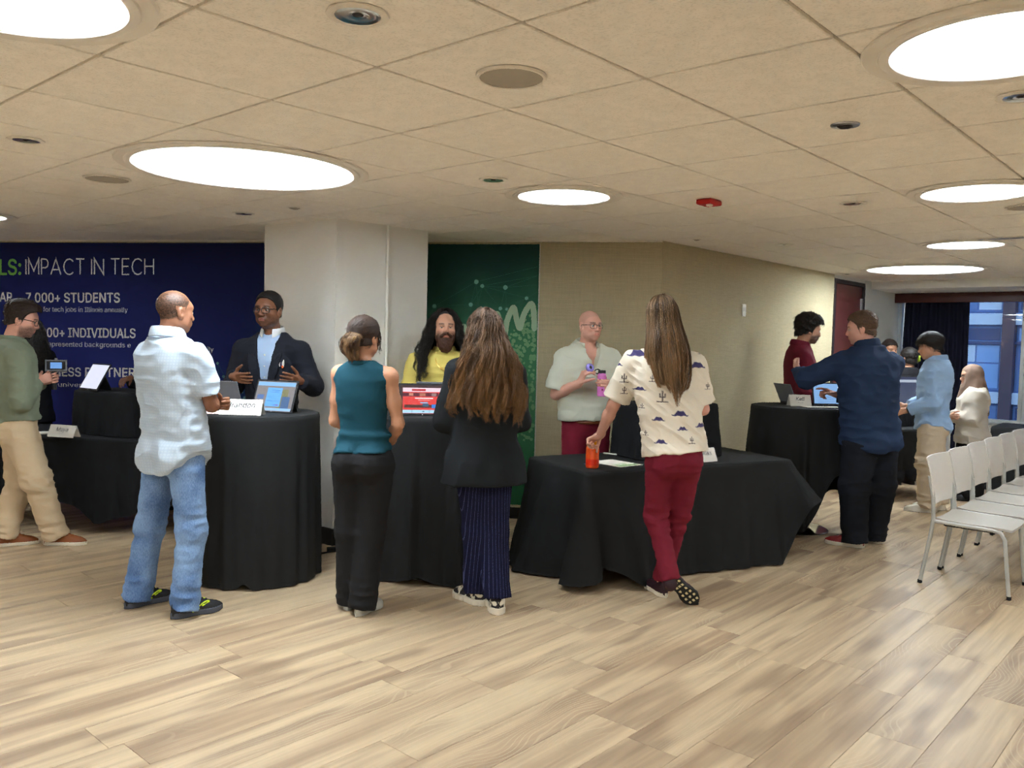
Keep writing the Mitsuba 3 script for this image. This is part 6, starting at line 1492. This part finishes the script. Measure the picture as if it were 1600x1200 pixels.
lv = [(.122, .026, .032, -.012), (.105, .053, .064, -.012), (.075, .075, .088, -.016), (.035, .086, .096, -.020), (-.05, .092, .098, -.03), (-.14, .105, .10, -.06), (-.24, .125, .105, -.075), (-.34, .115, .115, -.08), (-.43, .08, .125, -.08), (-.52, .045, .130, -.085)]
ph = [72, 90, 108, 126, 144, 162, 180, 198, 216, 234, 252, 270, 288]
gd = guides(P.hM, P.hs, ph, lv, part_y=(.05, -.06), tips=[.14, .10, .12, .06, .03, .0, -.04, .0, .08, .12, .14, .12, .18])
guided_hair(P.t, gd, 2600, 22, HBR2, tip=np.array(rgb(140, 104, 66)), wave=.004, wl=.22, jit=.010, r=.0017, base_r=.030, S=18, locks=60, hc=P.hM[:3, 3])

# -- man in the maroon shirt behind the right cocktail table
P = Person('person with thick black hair and a maroon shirt, behind the right cocktail table', 2.735, 7.99, 92, dict(pel=(0, 0, .95), neck=(.0, .0, 1.597), shL=(-.185, .03, 1.485), shR=(.185, -.01, 1.485), elR=(.235, -.02, 1.185), wrR=(.13, .21, 1.14), elL=(-.23, .04, 1.19), wrL=(-.10, .27, 1.14),
    kneeL=(-.1, .0, .5), kneeR=(.1, 0, .5), ankL=(-.1, -.02, .085), ankR=(.1, -.02, .085)), SK['olive'], bulk=1.05)
P.head((.0, .075, 1.755), yaw=0, pitch=-10, s=1.05, opts=dict(stubble=rgb(26, 20, 18), stub_k=.95, brow=rgb(18, 14, 12)))
P.hand('wrR', (-.4, .8, -.1), (0, 0, -1), (-1, 0, 0), 'relax'); P.hand('wrL', (.4, .8, -.1), (0, 0, -1), (1, 0, 0), 'relax')
P.finish_body()
P.trousers('fabric_darkjean', seed=2)
P.top('fabric_maroon', .88, ease=.030, seed=82, amp=.006, sl_r=(.070, .062, .046), shoulders=.060)
P.collar('fabric_maroon', r=.066, h=.036, spread=1.35, open_deg=40, front_drop=.025)
cap_part(P, P.hM, P.hs, lambda x, y, z: .024 + .020 * np.clip((z - .02) / .08, 0, 1), ZS, HB, amp=.018, freq=42, m='hair_dull', fuzz=1500, flen=.030, lift=.8, curl=.008, frad=.0018)
for s_ in 'LR': shoe(P.t, P.J['ank' + s_] * [1, 1, 0], math.radians(92), 'sole_white', 'fabric_vc', L=.29, upper_vc=cow_vc)

# -- big man in the navy shirt
P = Person('large person in a navy shirt and dark jeans, reaching toward the tilted tablet', 2.895, 6.72, -25, dict(pel=(.0, 0, .93), neck=(-.06, .02, 1.60), shL=(-.225, .10, 1.475), shR=(.165, -.03, 1.475), elL=(-.385, .32, 1.335), wrL=(-.275, .535, 1.385), elR=(.235, .12, 1.19), wrR=(-.0, .37, 1.195),
    hipL=(-.11, 0, .85), hipR=(.11, 0, .85), kneeL=(-.115, .03, .48), kneeR=(.13, -.01, .48), ankL=(-.125, .0, .085), ankR=(.155, .06, .085)), SK['pink'], bulk=1.22, depth=1.40)
P.head((-.088, .06, 1.752), yaw=-38, pitch=-8, s=1.06, opts=dict(brow=rgb(80, 58, 44)))
P.hand('wrL', (.25, .75, .45), (.7, -.3, .2), (0, .3, .9), 'relax', 1.0); P.hand('wrR', (-.55, .62, .30), (-.3, -.3, -.7), (.2, -.4, .8), 'point', 1.0)
P.finish_body()
P.trousers('fabric_darkjean', ease=.030, thigh=.108, knee=.092, cuff=.088, seed=91, amp=.008, hem=.04, seat=.02, under=(.785, lambda r, f: .06 * np.minimum((np.abs(r) / .24) ** 2.2, 1.1)))
P.top('fabric_navy', .785, seat=.055, ease=.030, seed=92, amp=.015, sl_r=(.088, .078, .056), shoulders=.070, bottom=lambda r, f: .06 * np.minimum((np.abs(r) / .24) ** 2.2, 1.1), scale_t=([-.2, 0, .2, .5], [.014, .018, .014, 0]), belly=.03)
P.collar('fabric_navy', r=.074, h=.040, spread=1.28)
cap_part(P, P.hM, P.hs, lambda x, y, z: .010 + .012 * np.clip((z - .02) / .08, 0, 1), ZS, [np.array(rgb(92, 70, 54)), np.array(rgb(74, 56, 44))], amp=.004, freq=80, fuzz=1500, flen=.022, flow=(.2, -.4, -.9))
for s_, yw in (('L', -58), ('R', -40)): shoe(P.t, P.J['ank' + s_] * [1, 1, 0], math.radians(yw), 'sole_white', 'shoe_red', L=.305, sole_h=.034, laces='shoe_black', w=1.05)

# -- dark haired woman with the lime clip, far
P = Person('person with a lime flower clip in dark hair and a black top', 4.66, 9.86, -12, dict(pel=(0, 0, .90), neck=(.0, -.01, 1.37), shL=(-.155, .0, 1.30), shR=(.155, .0, 1.30), elR=(.20, .03, 1.04), wrR=(.08, .22, 1.02), elL=(-.20, .03, 1.04), wrL=(-.08, .22, 1.02),
    kneeL=(-.09, .0, .46), kneeR=(.09, 0, .46), ankL=(-.09, -.02, .085), ankR=(.09, -.02, .085)), SK['tan'], sex='f', bulk=1.05)
P.head((.0, .015, 1.495), yaw=-8, pitch=-4, s=.97, opts=dict(brow=rgb(24, 18, 15)), h=.005)
P.hand('wrR', (-.4, .8, 0), (0, 0, -1), (-1, 0, 0), 'relax', .92); P.hand('wrL', (.4, .8, 0), (0, 0, -1), (1, 0, 0), 'relax', .92)
P.finish_body()
P.trousers('fabric_black', seed=2, h=.014)
P.top('fabric_dark', .76, ease=.022, seed=95, h=.012)
cap_part(P, P.hM, P.hs, lambda x, y, z: .013 + 0 * x, ([-.13, -.10, -.06, -.02, .0, .02, .05, .085], [-.085, -.085, -.075, -.06, -.04, .0, .05, .074]), HB, amp=.003, freq=40, fuzz=900, flen=.04, lift=.08)
mat('lime_petal', rgb(190, 214, 70), .6)
for k_ in range(5):
    a = k_ * 2 * np.pi / 5; part('hair_clip_petal', P.t, moved(trimesh.creation.icosphere(2, 1.0), P.hM @ frame((.010, 0, 0), (0, .026, 0), (0, 0, .022), (.092, -.045 + .026 * math.cos(a), -.01 + .030 * math.sin(a)))), 'lime_petal', smooth=True)
part('hair_clip', P.t, moved(trimesh.creation.icosphere(2, 1.0), P.hM @ frame((.012, 0, 0), (0, .012, 0), (0, 0, .012), (.100, -.045, -.01))), 'gold', smooth=True)
for s_ in 'LR': shoe(P.t, P.J['ank' + s_] * [1, 1, 0], math.radians(-12), 'sole_black', 'shoe_black', L=.25)

# -- head behind the navy shoulder
P = Person('dark haired person mostly hidden behind the navy shirt, before the grey wall', 4.80, 10.72, 170, dict(pel=(0, 0, .92), neck=(.0, -.02, 1.42), shL=(-.17, .0, 1.35), shR=(.17, .0, 1.35), elR=(.22, .03, 1.08), wrR=(.1, .25, 1.05), elL=(-.22, .03, 1.08), wrL=(-.1, .25, 1.05),
    kneeL=(-.09, .0, .46), kneeR=(.09, 0, .46), ankL=(-.09, -.02, .085), ankR=(.09, -.02, .085)), SK['tan'], bulk=1.0)
P.head((.0, .02, 1.585), yaw=5, pitch=-10, s=1.0, opts=dict(brow=rgb(24, 18, 15)), h=.006)
P.hand('wrR', (-.4, .8, 0), (0, 0, -1), (-1, 0, 0), 'relax'); P.hand('wrL', (.4, .8, 0), (0, 0, -1), (1, 0, 0), 'relax')
P.finish_body()
P.trousers('fabric_black', seed=2, h=.014)
P.top('fabric_dark', .84, ease=.024, seed=96, h=.012)
cap_part(P, P.hM, P.hs, lambda x, y, z: .016 + 0 * x, ZS, HD, amp=.004, freq=50)
for s_ in 'LR': shoe(P.t, P.J['ank' + s_] * [1, 1, 0], math.radians(170), 'sole_black', 'shoe_black', L=.28)

# -- young man in the light blue shirt
P = Person('person with black hair, light blue shirt and beige chinos before the navy curtain', 4.17, 8.27, -65, dict(pel=(0, 0, .93), neck=(.0, -.015, 1.485), shL=(-.175, .02, 1.385), shR=(.175, -.03, 1.385), elL=(-.225, .015, 1.085), wrL=(-.165, .235, .995), elR=(.22, .02, 1.09), wrR=(.10, .26, 1.02),
    hipL=(-.09, 0, .86), hipR=(.09, 0, .86), kneeL=(-.10, .02, .48), kneeR=(.09, -.02, .48), ankL=(-.10, .0, .085), ankR=(.09, -.08, .085)), SK['tan'], bulk=1.05, depth=1.10)
P.head((.0, .055, 1.625), yaw=0, pitch=-12, s=1.0, opts=dict(brow=rgb(20, 15, 13)))
P.hand('wrL', (.15, .85, -.25), (.6, -.2, -.4), (.3, .2, .8), 'relax'); P.hand('wrR', (-.1, .85, -.1), (-.6, -.2, .4), (0, .2, .8), 'relax')
P.finish_body()
P.trousers('fabric_chino', ease=.034, thigh=.094, knee=.086, cuff=.084, seed=101, amp=.014, hem=.05, seat=.02, under=(.80, lambda r, f: .06 * np.minimum((np.abs(r) / .18) ** 2.2, 1.1)))
P.top('fabric_oxford', .80, seat=.02, ease=.036, seed=102, amp=.012, sl_r=(.078, .072, .056), sl_end=.86, shoulders=.062, bottom=lambda r, f: .06 * np.minimum((np.abs(r) / .18) ** 2.2, 1.1), scale_t=([-.2, 0, .2, .5], [.012, .016, .010, 0]))
P.collar('fabric_oxford', r=.066, h=.036, spread=1.28, open_deg=36)
part('wristband', P.t, tube([P.J['wrL'] - (P.J['wrL'] - P.J['elL']) * .10, P.J['wrL'] - (P.J['wrL'] - P.J['elL']) * .04], .034, 14), 'sole_black', smooth=40)
cap_part(P, P.hM, P.hs, lambda x, y, z: .022 + .012 * np.clip((z - .01) / .06, 0, 1), ([-.13, -.10, -.06, -.03, -.01, .012, .024, .05, .085], [-.055, -.05, -.04, -.03, -.005, .005, .022, .036, .040]), HB, amp=.005, freq=46, stretch=(1.6, .6, .4), fuzz=1500, flen=.045, flow=(.0, .25, -.95), lift=.15)
for s_, yw in (('L', -75), ('R', -62)): shoe(P.t, P.J['ank' + s_] * [1, 1, 0], math.radians(yw), 'shoe_white', 'shoe_white', L=.30, laces='off_white', sole_h=.03)

# -- woman in the headscarf
P = Person('person in a brown headscarf and cream cardigan, arms folded, before the window', 4.92, 8.92, -78, dict(pel=(0, 0, .80), neck=(.0, -.01, 1.20), shL=(-.150, .03, 1.125), shR=(.150, -.02, 1.125), elL=(-.20, .05, .89), wrL=(.0, .20, .875), elR=(.19, .04, .89), wrR=(-.06, .215, .90),
    kneeL=(-.08, .0, .42), kneeR=(.08, 0, .42), ankL=(-.08, -.02, .08), ankR=(.08, -.02, .08)), SK['olive'], sex='f', bulk=1.05, depth=1.10)
P.head((.0, .035, 1.325), yaw=6, pitch=-4, s=.92, opts=dict(brow=rgb(40, 28, 22)))
P.hand('wrL', (.85, .2, .0), (0, -1, 0), (0, 0, 1), 'cup', .9); P.hand('wrR', (-.85, .2, .0), (0, -1, 0), (0, 0, 1), 'cup', .9)
P.finish_body()
P.trousers('fabric_black', seed=2, ease=.03, knee=.09, cuff=.1, h=.012)
P.top('fabric_cardigan', .61, ease=.038, seed=112, amp=.013, sl_r=(.074, .068, .050), name='cardigan', h=.010, scale_t=([-.25, 0, .3, .5], [.03, .022, .008, 0]))
fd = Field(); M_, s_ = P.hM, P.hs; A_ = M_[:3, :3]; Q_ = lambda x, y, z: (M_ @ [x * s_, y * s_, z * s_, 1])[:3]
fd.ell(Q_(0, -.020, .030), np.array([.094, .112, .104]) * s_, A_, .02); fd.ell(Q_(0, .0, -.055), np.array([.084, .088, .085]) * s_, A_, .04); fd.ell(Q_(0, -.02, -.13), np.array([.10, .10, .07]) * s_, A_, .05)
fd.cone(Q_(0, .02, -.12), Q_(0, .09, -.24), .075, .05, .05); fd.cone(Q_(0, -.05, -.08), Q_(.04, -.13, -.25), .085, .06, .05); fd.cone(Q_(.04, -.13, -.25), Q_(.06, -.155, -.46), .045, .03, .04); fd.cone(Q_(0, -.02, -.14), Q_(-.11, .0, -.21), .07, .05, .05); fd.cone(Q_(0, -.02, -.14), Q_(.11, .0, -.21), .07, .05, .05)
fd.ell(Q_(0, .110, -.012), np.array([.058, .075, .088]) * s_, A_, .012, 's')
part('headscarf', P.t, fd.mesh(.0065, disp=fabric((12, 12, 8), .009, 9)), 'fabric_hijab', smooth=True)
glasses(P.t, P.hM, P.hs)
for s_ in 'LR': shoe(P.t, P.J['ank' + s_] * [1, 1, 0], math.radians(-78), 'sole_black', 'shoe_black', L=.24)

# -- two people behind the left table
for lab, x, y, hc_, sk, hair, wr in (('person with long black hair and black clothes, beyond the sage sweater', -4.37, 7.62, 1.555, SK['brown'], 1, (.10, .22, 1.10)), ('person in dark clothes behind the left table, hidden but for one hand', -3.12, 7.56, 1.36, SK['deep'], 0, (.215, .30, 1.18))):
    dz = hc_ - 1.555
    P = Person(lab, x, y, -70 if hair else 176, dict(pel=(0, 0, .90 + dz * .5), neck=(.0, -.02, 1.40 + dz), shL=(-.165, .0, 1.33 + dz), shR=(.165, .0, 1.33 + dz), elR=(.225, .06, 1.09 + dz * .4), wrR=wr, elL=(-.215, .03, 1.07 + dz), wrL=(-.10, .20, 1.05 + dz),
        kneeL=(-.09, .0, .46), kneeR=(.09, 0, .46), ankL=(-.09, -.02, .085), ankR=(.09, -.02, .085)), sk, sex='f', bulk=1.05)
    P.head((.0, .02, hc_), yaw=0, pitch=-6, s=.98, opts=dict(brow=rgb(20, 15, 13)), h=.005)
    P.hand('wrR', (.15, .85, -.1), (0, -.1, -1), (-1, 0, 0), 'relax', .95); P.hand('wrL', (.4, .8, 0), (0, 0, -1), (1, 0, 0), 'relax', .95)
    P.finish_body()
    P.trousers('fabric_black', seed=2, h=.014)
    P.top('fabric_dark', .74, ease=.03, seed=120, h=.012, sl_end=.92)
    if hair:
        lv = [(.122, .026, .032, -.012), (.105, .053, .064, -.012), (.075, .077, .088, -.016), (.03, .090, .098, -.022), (-.06, .105, .10, -.03), (-.16, .135, .115, -.03), (-.27, .15, .13, -.02), (-.38, .145, .14, -.01)]
        gd = guides(P.hM, P.hs, [60, 85, 110, 140, 170, 200, 230, 255, 280, 300], lv, part_y=(.05, -.05))
        guided_hair(P.t, gd, 700, 33, HB, wave=.009, wl=.1, jit=.010, r=.0022, base_r=.036, S=14, h=.010, locks=40, hc=P.hM[:3, 3])
    else: cap_part(P, P.hM, P.hs, lambda x, y, z: .015 + 0 * x, ZS, HB, amp=.004)
    for s_ in 'LR': shoe(P.t, P.J['ank' + s_] * [1, 1, 0], math.radians(176), 'sole_black', 'shoe_black', L=.25)
